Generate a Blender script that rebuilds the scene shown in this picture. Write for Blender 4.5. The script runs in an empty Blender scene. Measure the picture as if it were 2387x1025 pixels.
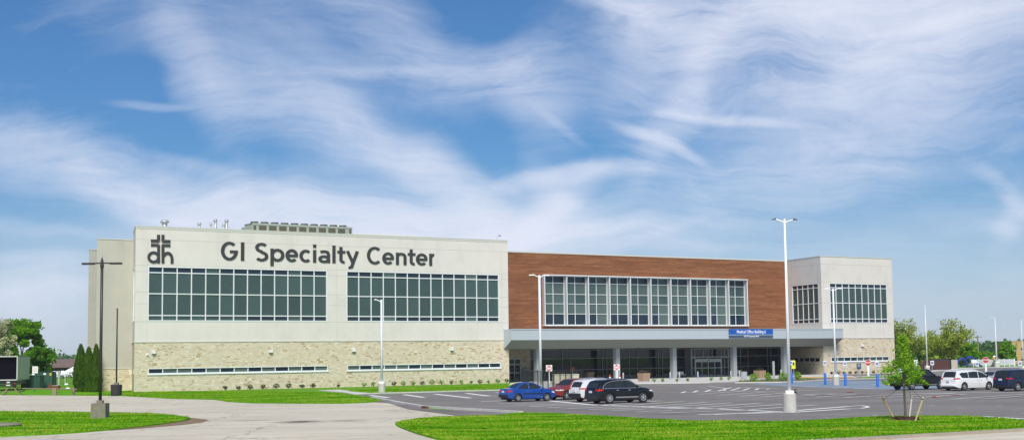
import bpy, math, random
import numpy as np
from mathutils import Vector, Matrix
rnd = random.Random(7)
C = bpy.context.scene.collection
sc = bpy.context.scene
rad = math.radians
# ------------------------------------------------------------------ survey of the site: camera station and pixel->ground readings
F = 3400.; CX = 1193.5; CY = 512.5; ROLL = 0.0124; H = 3.6
PIT = math.atan(314 / F)
_c, _s = math.cos(PIT), math.sin(PIT)
_r = Vector((1, 0, 0)); _u = Vector((0, -_s, _c)); FW = Vector((0, _c, _s))
RX = _r * math.cos(ROLL) - _u * math.sin(ROLL)
UP = _r * math.sin(ROLL) + _u * math.cos(ROLL)
def ray(px, py): return RX * ((px - CX) / F) - UP * ((py - CY) / F) + FW
def G(px, py, z=0.0):
    d = ray(px, py); t = (z - H) / d.z
    return Vector((d.x * t, d.y * t, z))
def V(px, py, Y):
    d = ray(px, py); t = Y / d.y
    return Vector((d.x * t, Y, H + d.z * t))
def atY(px, Y, z=0.0):                     # ground point at depth Y in column px
    py = 840
    for _ in range(3):
        p = V(px, py, Y); py += (p.z - z) * F / Y
    p = V(px, py, Y); return Vector((p.x, Y, z))
O0 = G(312, 913.5)
ANG = rad(56.3)
UD = Vector((math.sin(ANG), math.cos(ANG), 0)); VD = Vector((UD.y, -UD.x, 0))
class Frame:                               # a vertical wall plane: s along it, d outward, z up (building coordinates u, v)
    def __init__(f, u0, v0, u1, v1):
        f.o = Vector((u0, v0)); d = Vector((u1 - u0, v1 - v0)); f.L = d.length; f.d = d / f.L; f.n = Vector((-f.d.y, f.d.x))
    def p(f, s, d, z):                     # -> building-local xyz (x=u, y=-v)
        q = f.o + f.d * s + f.n * d
        return (q.x, -q.y, z)
    def at(f, px, py, d=0):
        r = ray(px, py)
        o = O0 + UD * f.o.x + VD * f.o.y; dd = UD * f.d.x + VD * f.d.y; n = UD * f.n.x + VD * f.n.y
        o = o + n * d
        t = (o.x * n.x + o.y * n.y) / (r.x * n.x + r.y * n.y)
        P = Vector((r.x * t, r.y * t, 0))
        return (P - Vector((o.x, o.y, 0))).dot(dd), H + r.z * t
# ------------------------------------------------------------------ mesh helpers
class MB:
    def __init__(s): s.v = []; s.f = []; s.m = []
    def add(s, vs, fs, m=0):
        b = len(s.v); s.v += [tuple(v) for v in vs]; s.f += [tuple(i + b for i in f) for f in fs]; s.m += [m] * len(fs); return s
    def box(s, x0, x1, y0, y1, z0, z1, m=0):
        return s.add([(x0,y0,z0),(x1,y0,z0),(x1,y1,z0),(x0,y1,z0),(x0,y0,z1),(x1,y0,z1),(x1,y1,z1),(x0,y1,z1)],
                     [(0,3,2,1),(4,5,6,7),(0,1,5,4),(1,2,6,5),(2,3,7,6),(3,0,4,7)], m)
    def fbox(s, fr, a0, a1, d0, d1, z0, z1, m=0):
        vs = [fr.p(a, d, z) for z in (z0, z1) for a, d in ((a0,d1),(a1,d1),(a1,d0),(a0,d0))]
        return s.add(vs, [(0,3,2,1),(4,5,6,7),(0,1,5,4),(1,2,6,5),(2,3,7,6),(3,0,4,7)], m)
    def rod(s, a, b, r0, r1=None, n=10, m=0, cap=True):
        a = Vector(a); b = Vector(b); r1 = r0 if r1 is None else r1
        d = (b - a).normalized(); x = d.orthogonal().normalized(); y = d.cross(x)
        vs = [c + (x * math.cos(2*math.pi*i/n) + y * math.sin(2*math.pi*i/n)) * r for c, r in ((a, r0), (b, r1)) for i in range(n)]
        fs = [(i, (i+1) % n, n + (i+1) % n, n + i) for i in range(n)]
        if cap: fs += [tuple(range(n-1, -1, -1)), tuple(range(n, 2*n))]
        return s.add(vs, fs, m)
    def tube(s, pts, rs, n=7, m=0):
        for i in range(len(pts)-1): s.rod(pts[i], pts[i+1], rs[i], rs[i+1], n, m, cap=(i in (0, len(pts)-2)))
        return s
    def lathe(s, prof, c, axis=(0,0,1), n=20, m=0):     # prof: (r, h) along axis
        a = Vector(axis).normalized(); x = a.orthogonal().normalized(); y = a.cross(x); c = Vector(c)
        vs = [c + a*h + (x*math.cos(2*math.pi*i/n) + y*math.sin(2*math.pi*i/n))*max(r, 1e-4) for r, h in prof for i in range(n)]
        fs = [(j*n+i, j*n+(i+1)%n, (j+1)*n+(i+1)%n, (j+1)*n+i) for j in range(len(prof)-1) for i in range(n)]
        return s.add(vs, fs, m)
    def prism(s, pts, z0, z1, m=0, side=None):
        n = len(pts); vs = [(p[0], p[1], z0) for p in pts] + [(p[0], p[1], z1) for p in pts]
        s.add(vs, [tuple(range(n, 2*n))], m)
        return s.add(vs, [(i, (i+1) % n, n+(i+1) % n, n+i) for i in range(n)] + [tuple(range(n-1,-1,-1))], m if side is None else side)
    def build(s, name, mats, parent=None, smooth=False, loc=None, rotz=0):
        me = bpy.data.meshes.new(name); me.from_pydata(s.v, [], s.f)
        if not isinstance(mats, (list, tuple)): mats = [mats]
        for m in mats: me.materials.append(m)
        me.polygons.foreach_set('material_index', s.m)
        if smooth: me.polygons.foreach_set('use_smooth', [True]*len(s.f))
        me.update()
        o = bpy.data.objects.new(name, me); C.objects.link(o)
        if parent: o.parent = parent
        if loc is not None: o.location = loc
        o.rotation_euler.z = rotz
        return o
def ccw(pts):
    a = sum(pts[i][0]*pts[(i+1)%len(pts)][1] - pts[(i+1)%len(pts)][0]*pts[i][1] for i in range(len(pts)))
    return list(pts) if a > 0 else list(pts)[::-1]
def tag(o, label, cat, group=None, kind=None):
    if label: o['label'] = label
    if cat: o['category'] = cat
    if group: o['group'] = group
    if kind: o['kind'] = kind
    return o
def empty(name, loc, label, cat, group=None, rotz=0):
    o = bpy.data.objects.new(name, None); C.objects.link(o); o.location = loc; o.rotation_euler.z = rotz; o.empty_display_size = .3
    return tag(o, label, cat, group)
def struct(o): o['kind'] = 'structure'; return o
ORD = ['first','second','third','fourth','fifth','sixth','seventh','eighth','ninth','tenth','eleventh','twelfth','thirteenth','fourteenth','fifteenth','sixteenth','seventeenth','eighteenth','nineteenth','twentieth','twenty-first','twenty-second','twenty-third','twenty-fourth']
# ------------------------------------------------------------------ materials
class NT:
    def __init__(s, name):
        s.mat = bpy.data.materials.new(name); s.mat.use_nodes = True; s.t = s.mat.node_tree; s.n = s.t.nodes
        s.b = s.n['Principled BSDF']
    def new(s, t, **k):
        n = s.n.new(t)
        for a, v in k.items(): setattr(n, a, v)
        return n
    def link(s, a, b): s.t.links.new(a, b)
    def set(s, sock, v):
        if isinstance(v, bpy.types.NodeSocket): s.link(v, sock)
        else: sock.default_value = v
    def math(s, op, a, b=0.0, c=0.0):
        n = s.new('ShaderNodeMath', operation=op)
        s.set(n.inputs[0], a); s.set(n.inputs[1], b)
        if len(n.inputs) > 2: s.set(n.inputs[2], c)
        return n.outputs[0]
    def mix(s, f, a, b):
        n = s.new('ShaderNodeMix', data_type='RGBA'); s.set(n.inputs[0], f)
        s.set(n.inputs[6], (*a, 1) if isinstance(a, tuple) else a); s.set(n.inputs[7], (*b, 1) if isinstance(b, tuple) else b)
        return n.outputs[2]
    def noise(s, vec, scale, detail=3, rough=.55, out=0):
        n = s.new('ShaderNodeTexNoise'); s.set(n.inputs['Vector'], vec); n.inputs['Scale'].default_value = scale
        n.inputs['Detail'].default_value = detail; n.inputs['Roughness'].default_value = rough
        return n.outputs[out]
    def ramp(s, f, stops, interp='LINEAR'):
        n = s.new('ShaderNodeValToRGB'); s.set(n.inputs[0], f); cr = n.color_ramp; cr.interpolation = interp
        while len(cr.elements) < len(stops): cr.elements.new(0.5)
        for e, (p, c) in zip(cr.elements, stops):
            e.position = p; e.color = (*c, 1) if isinstance(c, tuple) else (c, c, c, 1)
        return n.outputs[0]
    def obj(s): return s.new('ShaderNodeTexCoord').outputs['Object']
    def map(s, vec, scale=(1,1,1), rot=(0,0,0)):
        n = s.new('ShaderNodeMapping'); s.set(n.inputs['Vector'], vec); n.inputs['Scale'].default_value = scale; n.inputs['Rotation'].default_value = rot
        return n.outputs[0]
    def bump(s, h, strength=.3, dist=.02):
        n = s.new('ShaderNodeBump'); n.inputs['Strength'].default_value = strength; n.inputs['Distance'].default_value = dist
        s.link(h, n.inputs['Height']); s.link(n.outputs[0], s.b.inputs['Normal'])
def M(name, col, rough=.6, metal=0., spec=.5, var=.12, vs=3., coat=0.):
    t = NT(name); b = t.b
    b.inputs['Roughness'].default_value = rough; b.inputs['Metallic'].default_value = metal
    b.inputs['Specular IOR Level'].default_value = spec; b.inputs['Coat Weight'].default_value = coat
    if coat: b.inputs['Coat Roughness'].default_value = .05
    if var:
        n = t.noise(t.obj(), vs, 4)
        t.link(t.mix(n, tuple(c*(1-var) for c in col), tuple(min(1, c*(1+var)) for c in col)), b.inputs['Base Color'])
    else: b.inputs['Base Color'].default_value = (*col, 1)
    return t.mat
def stucco(name, col):
    t = NT(name); o = t.obj()
    n1 = t.noise(o, .35, 3); n2 = t.noise(o, 9, 4, .7); st = t.noise(t.map(o, (1.6, 1.6, .10)), 1.0, 5, .7)
    f = t.math('ADD', t.math('MULTIPLY', n1, .5), t.math('ADD', t.math('MULTIPLY', n2, .3), t.math('MULTIPLY', st, .30)))
    t.link(t.ramp(f, [(.34, tuple(c*.84 for c in col)), (.52, col), (.72, tuple(min(1, c*1.07) for c in col))]), t.b.inputs['Base Color'])
    t.b.inputs['Roughness'].default_value = .9; t.b.inputs['Specular IOR Level'].default_value = .2
    t.bump(t.noise(o, 30, 3, .7), .25, .01)
    return t.mat
def stone(name, dark=1.0):
    t = NT(name); o = t.obj(); sp = t.new('ShaderNodeSeparateXYZ'); t.link(o, sp.inputs[0])
    wob = t.noise(o, 1.1, 2)
    X = t.math('ADD', sp.outputs[0], sp.outputs[1])
    Z = t.math('ADD', sp.outputs[2], t.math('MULTIPLY', wob, .10))
    def cells(h, w, seed):
        zr = t.math('ADD', t.math('DIVIDE', Z, h), seed); row = t.math('FLOOR', zr)
        wn = t.new('ShaderNodeTexWhiteNoise', noise_dimensions='1D'); t.link(row, wn.inputs['W'])
        xx = t.math('DIVIDE', t.math('ADD', X, t.math('MULTIPLY', wn.outputs[0], 7.3)), w)
        xx = t.math('ADD', xx, t.math('MULTIPLY', t.noise(o, 1.7, 1), .9))
        ci = t.math('FLOOR', xx); cv = t.new('ShaderNodeCombineXYZ'); t.link(ci, cv.inputs[0]); t.link(row, cv.inputs[1])
        w2 = t.new('ShaderNodeTexWhiteNoise', noise_dimensions='2D'); t.link(cv.outputs[0], w2.inputs['Vector'])
        fz = t.math('FRACT', zr); fx = t.math('FRACT', xx)
        ez = t.math('MINIMUM', fz, t.math('SUBTRACT', 1.0, fz)); ex = t.math('MULTIPLY', t.math('MINIMUM', fx, t.math('SUBTRACT', 1.0, fx)), w/h)
        e = t.math('MINIMUM', ez, ex)
        return w2.outputs[0], e
    a, ea = cells(.14, .38, 0.0); b, eb = cells(.28, .50, 5.5)
    sel = t.math('GREATER_THAN', t.noise(o, .9, 1), .56)
    val = t.math('ADD', t.math('MULTIPLY', a, t.math('SUBTRACT', 1.0, sel)), t.math('MULTIPLY', b, sel))
    ee = t.math('ADD', t.math('MULTIPLY', ea, t.math('SUBTRACT', 1.0, sel)), t.math('MULTIPLY', t.math('MULTIPLY', eb, 2.0), sel))
    k = dark
    col = t.ramp(val, [(0, (.42*k,.29*k,.15*k)), (.06, (.56*k,.42*k,.24*k)), (.13, (.68*k,.57*k,.40*k)), (.4, (.73*k,.64*k,.48*k)), (.62, (.80*k,.70*k,.51*k)), (.82, (.66*k,.59*k,.47*k)), (1, (.86*k,.79*k,.63*k))])
    fine = t.noise(o, 14, 3, .7)
    col = t.mix(t.math('MULTIPLY', fine, .35), col, (.58*k,.50*k,.38*k))
    mort = t.math('LESS_THAN', ee, .085)
    col = t.mix(t.math('MULTIPLY', mort, .40), col, (.47*k,.41*k,.29*k))
    t.link(col, t.b.inputs['Base Color']); t.b.inputs['Roughness'].default_value = .9; t.b.inputs['Specular IOR Level'].default_value = .2
    t.bump(t.math('ADD', t.math('MULTIPLY', t.math('MINIMUM', ee, .2), 4.0), t.math('ADD', val, fine)), .6, .03)
    return t.mat
def cladding(name):
    t = NT(name); o = t.obj(); sp = t.new('ShaderNodeSeparateXYZ'); t.link(o, sp.inputs[0])
    zr = t.math('DIVIDE', sp.outputs[2], .21); row = t.math('FLOOR', zr); fz = t.math('FRACT', zr)
    wn = t.new('ShaderNodeTexWhiteNoise', noise_dimensions='1D'); t.link(row, wn.inputs['W'])
    ci = t.math('FLOOR', t.math('DIVIDE', t.math('ADD', sp.outputs[0], t.math('MULTIPLY', wn.outputs[0], 9.)), 3.66))
    cv = t.new('ShaderNodeCombineXYZ'); t.link(ci, cv.inputs[0]); t.link(row, cv.inputs[1])
    w2 = t.new('ShaderNodeTexWhiteNoise', noise_dimensions='2D'); t.link(cv.outputs[0], w2.inputs['Vector'])
    gr = t.noise(t.map(o, (.35, 1, 14)), 1.6, 5, .65); gr2 = t.noise(t.map(o, (1.2, 1, 40)), 1.0, 3, .6)
    f = t.math('ADD', t.math('MULTIPLY', w2.outputs[0], .14), t.math('ADD', t.math('MULTIPLY', gr, .62), t.math('MULTIPLY', gr2, .38)))
    col = t.ramp(f, [(.3, (.11,.037,.016)), (.44, (.175,.066,.028)), (.58, (.255,.102,.042)), (.72, (.38,.17,.08))])
    col = t.mix(t.math('MULTIPLY', t.math('LESS_THAN', fz, .07), .6), col, (.06,.02,.014))
    t.link(col, t.b.inputs['Base Color']); t.b.inputs['Roughness'].default_value = .65; t.b.inputs['Specular IOR Level'].default_value = .3
    return t.mat
def glassy(name, col, rough=.08, spec=.5, var=.38):
    t = NT(name); o = t.obj()
    g_ = t.new('ShaderNodeNewGeometry'); n = t.math('ADD', t.math('MULTIPLY', t.noise(o, .9, 4, .7), .55), t.math('MULTIPLY', g_.outputs['Random Per Island'], .45))
    t.link(t.mix(n, tuple(c*(1-var) for c in col), tuple(c*(1+var) for c in col)), t.b.inputs['Base Color'])
    t.b.inputs['Roughness'].default_value = rough; t.b.inputs['Specular IOR Level'].default_value = spec
    t.bump(t.noise(o, .6, 2), .06, .02)
    return t.mat
def grassmat(name, a, b, c, s=1.0):
    t = NT(name); o = t.obj(); 
    n1 = t.noise(o, .16*s, 4, .6); n2 = t.noise(o, 2.2*s, 4, .75); n3 = t.noise(t.map(o, (.35, 1, 1)), .9, 3, .6); n4 = t.noise(o, 11, 3, .8)
    f = t.math('ADD', t.math('MULTIPLY', n1, .35), t.math('ADD', t.math('MULTIPLY', n2, .3), t.math('ADD', t.math('MULTIPLY', n3, .2), t.math('MULTIPLY', n4, .15))))
    col = t.ramp(f, [(.36, a), (.5, b), (.62, c)])
    dry = t.ramp(t.noise(t.map(o, (.28, .8, 1)), .55, 4, .65), [(.60, 0.0), (.72, .75)])
    col = t.mix(dry, col, (.30, .30, .07))
    t.link(col, t.b.inputs['Base Color']); t.b.inputs['Roughness'].default_value = .9; t.b.inputs['Specular IOR Level'].default_value = .1
    t.bump(t.math('ADD', n2, n4), .7, .05)
    return t.mat
def leaf(name, a, b, tr=.35):
    t = NT(name)
    g = t.new('ShaderNodeNewGeometry'); n = t.noise(t.obj(), .9, 3)
    f = t.math('ADD', t.math('MULTIPLY', g.outputs['Random Per Island'], .5), t.math('MULTIPLY', n, .6))
    col = t.ramp(f, [(.25, a), (.75, b)])
    d = t.new('ShaderNodeBsdfDiffuse'); tl = t.new('ShaderNodeBsdfTranslucent'); mx = t.new('ShaderNodeMixShader'); mx.inputs[0].default_value = tr
    t.link(col, d.inputs[0]); t.link(col, tl.inputs[0]); t.link(d.outputs[0], mx.inputs[1]); t.link(tl.outputs[0], mx.inputs[2])
    t.link(mx.outputs[0], t.n['Material Output'].inputs[0])
    return t.mat
def groundmat(name, a, b, c, cracks=False, oil=None, streak=False):
    t = NT(name); o = t.obj()
    n1 = t.noise(o, .12, 4, .6); n2 = t.noise(o, 1.5, 4, .7); n3 = t.noise(o, 16, 2, .8); n4 = t.noise(t.map(o, (.06, .5, 1), (0,0,rad(-6))), 1.0, 5, .7)
    f = t.math('ADD', t.math('MULTIPLY', n1, .3), t.math('ADD', t.math('MULTIPLY', n2, .2), t.math('ADD', t.math('MULTIPLY', n3, .25), t.math('MULTIPLY', n4, .25))))
    col = t.ramp(f, [(.38, a), (.5, b), (.62, c)])
    if cracks:
        vo = t.new('ShaderNodeTexVoronoi', feature='DISTANCE_TO_EDGE'); vo.inputs['Scale'].default_value = .085
        wv = t.new('ShaderNodeVectorMath', operation='ADD'); t.link(o, wv.inputs[0])
        sc_ = t.new('ShaderNodeVectorMath', operation='SCALE'); t.link(t.noise(o, .5, 4, .6, 1), sc_.inputs[0]); sc_.inputs['Scale'].default_value = 2.5
        t.link(sc_.outputs[0], wv.inputs[1]); t.link(wv.outputs[0], vo.inputs['Vector'])
        cr = t.math('MULTIPLY', t.math('LESS_THAN', vo.outputs['Distance'], .006), .55)
        col = t.mix(cr, col, (.16,.145,.125))
        sp2 = t.new('ShaderNodeSeparateXYZ'); t.link(t.map(o, (1,1,1), (0,0,rad(-33))), sp2.inputs[0])
        jx = t.math('LESS_THAN', t.math('ABSOLUTE', t.math('SUBTRACT', t.math('FRACT', t.math('DIVIDE', sp2.outputs[0], 7.5)), .5)), .006)
        jy = t.math('LESS_THAN', t.math('ABSOLUTE', t.math('SUBTRACT', t.math('FRACT', t.math('DIVIDE', sp2.outputs[1], 9.)), .5)), .012)
        col = t.mix(t.math('MULTIPLY', t.math('MAXIMUM', jx, jy), .35), col, (.26,.235,.20))
        tyre = t.ramp(t.noise(t.map(o, (.035, .9, 1), (0,0,rad(-4))), 1.3, 4, .7), [(.52, 0.0), (.68, .6)])
        col = t.mix(tyre, col, (.36,.34,.31))
    if oil:
        for (ox, oy, rx, ry, k) in oil:
            mp = t.new('ShaderNodeMapping', vector_type='TEXTURE'); mp.inputs['Location'].default_value = (ox, oy, 0); mp.inputs['Scale'].default_value = (rx, ry, 1)
            wv = t.new('ShaderNodeVectorMath', operation='ADD'); t.link(o, wv.inputs[0])
            sc_ = t.new('ShaderNodeVectorMath', operation='SCALE'); t.link(t.noise(o, 1.2, 5, .8, 1), sc_.inputs[0]); sc_.inputs['Scale'].default_value = 2.2
            sb = t.new('ShaderNodeVectorMath', operation='SUBTRACT'); t.link(sc_.outputs[0], sb.inputs[0]); sb.inputs[1].default_value = (1.1,1.1,1.1)
            t.link(sb.outputs[0], wv.inputs[1]); t.link(wv.outputs[0], mp.inputs['Vector'])
            ln = t.new('ShaderNodeVectorMath', operation='LENGTH'); t.link(mp.outputs[0], ln.inputs[0])
            col = t.mix(t.ramp(t.math('ADD', ln.outputs['Value'], t.math('MULTIPLY', n3, .6)), [(.45, k), (1.15, 0.0)]), col, (.055,.045,.035))
    t.link(col, t.b.inputs['Base Color']); t.b.inputs['Roughness'].default_value = .88; t.b.inputs['Specular IOR Level'].default_value = .25
    t.bump(n3, .4, .01)
    return t.mat
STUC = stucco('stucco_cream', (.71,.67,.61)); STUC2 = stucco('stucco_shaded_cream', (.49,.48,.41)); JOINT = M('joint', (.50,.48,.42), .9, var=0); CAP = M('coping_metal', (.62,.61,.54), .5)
STONE = stone('ledgestone'); WOOD = cladding('cladding_brown')
ALU = M('white_aluminium', (.80,.82,.82), .35, var=.04); ALUG = M('grey_aluminium', (.36,.38,.39), .4, var=.06); FIN = M('grey_fin', (.42,.43,.43), .4, var=.06)
GBL = glassy('glass_blind', (.050,.088,.082), .12); GBL2 = glassy('glass_blind_light', (.085,.125,.11), .14); GDK = glassy('glass_dark', (.012,.028,.045), .05); GLOB = glassy('glass_lobby', (.008,.010,.012), .03, .6)
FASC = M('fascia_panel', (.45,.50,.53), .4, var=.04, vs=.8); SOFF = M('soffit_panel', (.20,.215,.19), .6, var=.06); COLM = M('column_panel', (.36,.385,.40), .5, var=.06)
WHITE = M('white_paint', (.82,.83,.84), .35, var=.05); DARKM = M('bronze_metal', (.035,.032,.030), .45); CONC = M('concrete', (.52,.50,.45), .9, var=.25, vs=4); CONCO = M('old_concrete', (.22,.20,.15), .95, var=.4, vs=3)
BLACK = M('black_rubber', (.018,.018,.019), .7, var=.2); BLKM = M('black_metal', (.015,.015,.016), .4); SIGNK = M('sign_charcoal', (.045,.045,.045), .55)
BLUE = M('sign_blue', (.010,.10,.42), .4, var=.05); BLUEP = M('bollard_blue', (.02,.16,.62), .4, var=.08); SLATE = M('sign_slate', (.05,.10,.16), .4, var=.05); TXT = M('sign_white', (.85,.85,.85), .5, var=0); RED = M('sign_red', (.55,.02,.02), .4, var=.05)
YEL = M('sign_yellow', (.75,.85,.03), .4, var=0); YPAINT = M('yellow_paint', (.70,.45,.05), .8, var=.15); GALV = M('galvanised', (.45,.46,.47), .4, .3)
WPAINT = groundmat('road_paint', (.72,.72,.70), (.82,.82,.80), (.88,.88,.86)); WPOLD = groundmat('worn_paint', (.42,.41,.39), (.60,.59,.57), (.74,.73,.70)); BPAINT = groundmat('blue_paint', (.19,.23,.29), (.23,.29,.36), (.28,.34,.42)); RPAINT = M('red_paint', (.50,.12,.11), .9, var=.3)
GRN = M('cabinet_green', (.030,.095,.065), .5, var=.15); BEIGE = M('cabinet_beige', (.62,.60,.46), .5, var=.05)
TIMBER = M('timber', (.28,.22,.14), .85, var=.3, vs=6); TIMBERG = M('mossy_timber', (.19,.20,.09), .9, var=.35, vs=6); STAKE = M('stake_wood', (.52,.40,.22), .8, var=.2, vs=5); STAKEW = M('stake_pale', (.66,.58,.48), .8, var=.2, vs=5)
BARK = M('bark', (.13,.105,.08), .95, var=.4, vs=9); BARKD = M('bark_dark', (.07,.055,.042), .95, var=.3, vs=5); MULCH = M('mulch', (.075,.04,.022), .98, var=.6, vs=20)
BRICK = M('brick_brown', (.16,.085,.055), .9, var=.2, vs=8); ROOFB = M('shingle_brown', (.17,.12,.10), .95, var=.25, vs=2); TANW = M('tan_wall', (.50,.33,.15), .9, var=.08); RUST = M('rusty_iron', (.16,.055,.03), .9, var=.4, vs=8)
CHIL = M('chiller_body', (.36,.40,.33), .55, var=.08); COIL = M('chiller_coil', (.10,.095,.06), .7, var=.25, vs=6)
# ------------------------------------------------------------------ ground
GRASSG = grassmat('lawn_grass', (.07,.24,.004), (.12,.34,.006), (.20,.42,.012)); GRASSF = grassmat('field_grass', (.08,.21,.012), (.12,.28,.018), (.17,.33,.03), .4)
a1 = G(1560,965); a2 = G(2050,940); a3 = G(1900,920); a4 = G(1350,955)
ASPH = groundmat('asphalt', (.150,.137,.128), (.212,.195,.182), (.275,.255,.238), oil=[(a1.x,a1.y,3.5,2.2,.35),(a2.x,a2.y,5,2.5,.3),(a3.x,a3.y,4,6,.25),(a4.x,a4.y,2.,1.6,.4)])
oilp = G(700, 982)
ROADM = groundmat('old_concrete_paving', (.48,.43,.34), (.60,.545,.435), (.70,.64,.52), True, oil=[(oilp.x, oilp.y, 2.6, 3.0, 1.0), (oilp.x+2.6, oilp.y+.4, 2.2, 2.4, .55), (oilp.x-3.2, oilp.y+2.5, 3.0, 1.6, .35)])
ROADM2 = groundmat('pale_concrete', (.50,.485,.45), (.58,.565,.53), (.66,.65,.61))
GRAV = groundmat('gravel', (.10,.085,.085), (.20,.175,.17), (.34,.30,.29))
SOIL = M('bare_soil', (.23,.155,.085), .98, var=.4, vs=3)
def sheet(name, pts, z, mat, raised=None):
    pts = ccw([(p[0], p[1]) for p in pts])
    m = MB()
    if raised is None:
        m.add([(x, y, z) for x, y in pts], [tuple(range(len(pts)))])
    else: m.prism(pts, z, raised)
    return struct(m.build(name, mat))
def smooth(px, n=3):
    for _ in range(n):
        q = []
        for i in range(len(px)):
            a = px[i]; b = px[(i+1) % len(px)]
            q += [(a[0]*.75+b[0]*.25, a[1]*.75+b[1]*.25), (a[0]*.25+b[0]*.75, a[1]*.25+b[1]*.75)]
        px = q
    return px
g = MB(); g.add([(-1000,-200,0),(1000,-200,0),(1000,1250,0),(-1000,1250,0)], [(0,1,2,3)]); struct(g.build('ground', GRASSF))
P = lambda L: [G(*p) for p in L]
road = P([(-300,915),(0,920),(160,921),(290,922.5),(400,929),(500,931),(530,936),(590,939.5),(800,940.5),(868,936.5),(905,938.5),(950,953),(1050,966),(1100,975),(1300,985)]) + [Vector((70,82,0)), Vector((70,-20,0)), Vector((-60,-20,0)), Vector((-60,60,0)), Vector((-110,150,0))]
sheet('road', road, .004, ROADM)
lot = P([(868,929),(828,919.5),(1000,914),(1170,909.5),(1302,912.5),(1345,903),(1480,893.8),(1600,892.5),(1712,889),(1860,874),(2085,869),(2200,859),(2500,850),(2900,900),(2800,1000),(2100,1000),(1900,992),(1215,968),(1060,957)])
sheet('parking_lot', lot, .008, ASPH)
sheet('gravel', P([(868,936.5),(893,932),(950,944),(1000,952.5),(1085,959),(1225,965),(1195,971),(1100,974),(1050,966),(950,953),(905,938.5)]), .012, GRAV)
sheet('parking_lot', [(48,78),(84,178),(320,178),(320,-70),(48,-70)], .006, ASPH)
# far access road on the right, beyond the lot
sheet('road', P([(2130,866),(2240,857),(2500,849),(2500,852.2),(2300,857),(2230,860.5),(2160,867)]), .012, ROADM2)
# lawn by the building (green strip) and lawn islands
def lawn(name, px, top, mat=GRASSG, n=2):
    w = [(p.x, p.y) for p in P(px)]
    o = sheet(name, smooth(w, n), .0, mat, raised=top); return w
L1 = lawn('lawn', [(-300,905),(0,902),(160,905),(240,905),(312,912),(735,910),(905,930),(868,938),(800,940),(590,939),(530,935),(500,930.5),(400,928.5),(290,922),(160,920.8),(0,919.6),(-300,915)], .03, n=1)
L2 = lawn('lawn', [(790,908),(1000,902),(1195,895),(1190,903),(1165,907.5),(1000,912),(850,917.5)], .05, n=1)
L3 = lawn('lawn_island', [(-300,957),(0,960),(180,961),(340,963),(430,971),(452,977),(380,989),(240,1004),(120,1013),(0,1017.5),(-300,1030)], .07)
L4 = lawn('lawn_island', [(918,990),(930,984),(1000,974),(1120,971),(1180,968),(1225,963),(1300,966),(1420,972),(1520,979),(1620,983.5),(1760,985),(1900,982),(2000,974.5),(2130,970.5),(2250,972.5),(2330,978),(2430,984),(2700,990),(2700,985),(2420,1001),(2300,1007.5),(2150,1015.5),(1985,1024),(1870,1030),(1750,1037),(1600,1045),(1150,1055),(1020,1025),(960,1008)], .09, n=1)
sheet('soil', P([(432,972),(455,974),(487,977.5),(478,982),(440,988),(330,998),(250,1003),(330,993),(400,985)]), .016, SOIL)
def strip(name, px, w, z0, z1, mat, lab=None):
    pts = [Vector((p.x, p.y)) for p in P(px)]; m = MB(); vs = []
    for i, p in enumerate(pts):
        a = pts[max(0, i-1)]; b = pts[min(len(pts)-1, i+1)]; d = (b-a).normalized(); n = Vector((-d.y, d.x)) * w / 2
        vs += [(p.x+n.x, p.y+n.y, z0), (p.x-n.x, p.y-n.y, z0), (p.x-n.x, p.y-n.y, z1), (p.x+n.x, p.y+n.y, z1)]
    fs = []
    for i in range(len(pts)-1):
        k = 4*i; fs += [(k, k+4, k+5, k+1), (k+1, k+5, k+6, k+2), (k+2, k+6, k+7, k+3), (k+3, k+7, k+4, k)]
    n = 4*(len(pts)-1); fs += [(0,1,2,3), (n+3,n+2,n+1,n)]
    m.add(vs, fs); return struct(m.build(name, mat))
KERB = groundmat('kerb_concrete', (.50,.48,.43), (.60,.58,.53), (.70,.68,.63)); KERBO = groundmat('kerb_old', (.30,.26,.20), (.38,.33,.26), (.45,.40,.32))
strip('kerb', [(866,927.5),(900,934),(940,941.5),(985,949),(1060,954),(1130,957.5),(1215,963)], .3, 0, .15, KERB)
strip('kerb', [(828,918.5),(900,916),(1000,913.5),(1080,911),(1172,908.8)], .9, 0, .09, KERB)
strip('kerb', [(1172,909),(1230,911.5),(1302,913.5),(1330,909)], .5, 0, .12, KERB)
strip('kerb', [(1470,894.5),(1540,893.5),(1600,893),(1650,892),(1712,889.5)], .45, 0, .12, KERB)
strip('kerb', [(1712,892.3),(1760,891.5),(1820,891),(1870,889),(1905,886.5),(1960,884.5),(2005,883),(2070,881)], .4, 0, .12, KERB)
strip('kerb', [(1860,879.5),(1990,879.5)], 1.1, 0, .11, YPAINT)
strip('kerb', [(1990,879.5),(2005,878),(2100,875.5)], .5, 0, .12, KERB)
strip('kerb', [(2130,861.5),(2250,857.5)], .5, 0, .12, KERB)
strip('kerb', [(1600,1047),(1750,1039),(1870,1032),(1965,1027),(2080,1021.2),(2200,1014.5),(2300,1009),(2420,1002)], .32, 0, .13, KERBO)
sheet('path', P([(742,910),(790,908),(835,913),(868,917.2),(828,919.5),(800,914.5)]), .0, ROADM2, raised=.055)
sheet('sidewalk', P([(1182,902),(1190,893),(1235,886),(1480,880),(1830,868),(1925,872),(1990,876.5),(1990,878.5),(1860,878.5),(1712,888.5),(1600,892),(1480,893.3),(1400,897),(1330,905),(1290,909),(1200,906)]), .0, ROADM2, raised=.06)
sheet('planting_bed', P([(1722,888.5),(1765,888),(1900,884),(1905,886),(1860,889.3),(1722,891.6)]), .0, M('bed_soil', (.14,.12,.06), .95, var=.5, vs=6), raised=.10)
lawn('lawn', [(2004,881.5),(2012,880),(2060,877.5),(2100,876.5),(2100,878.5),(2060,880),(2010,882)], .14, n=1)
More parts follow.
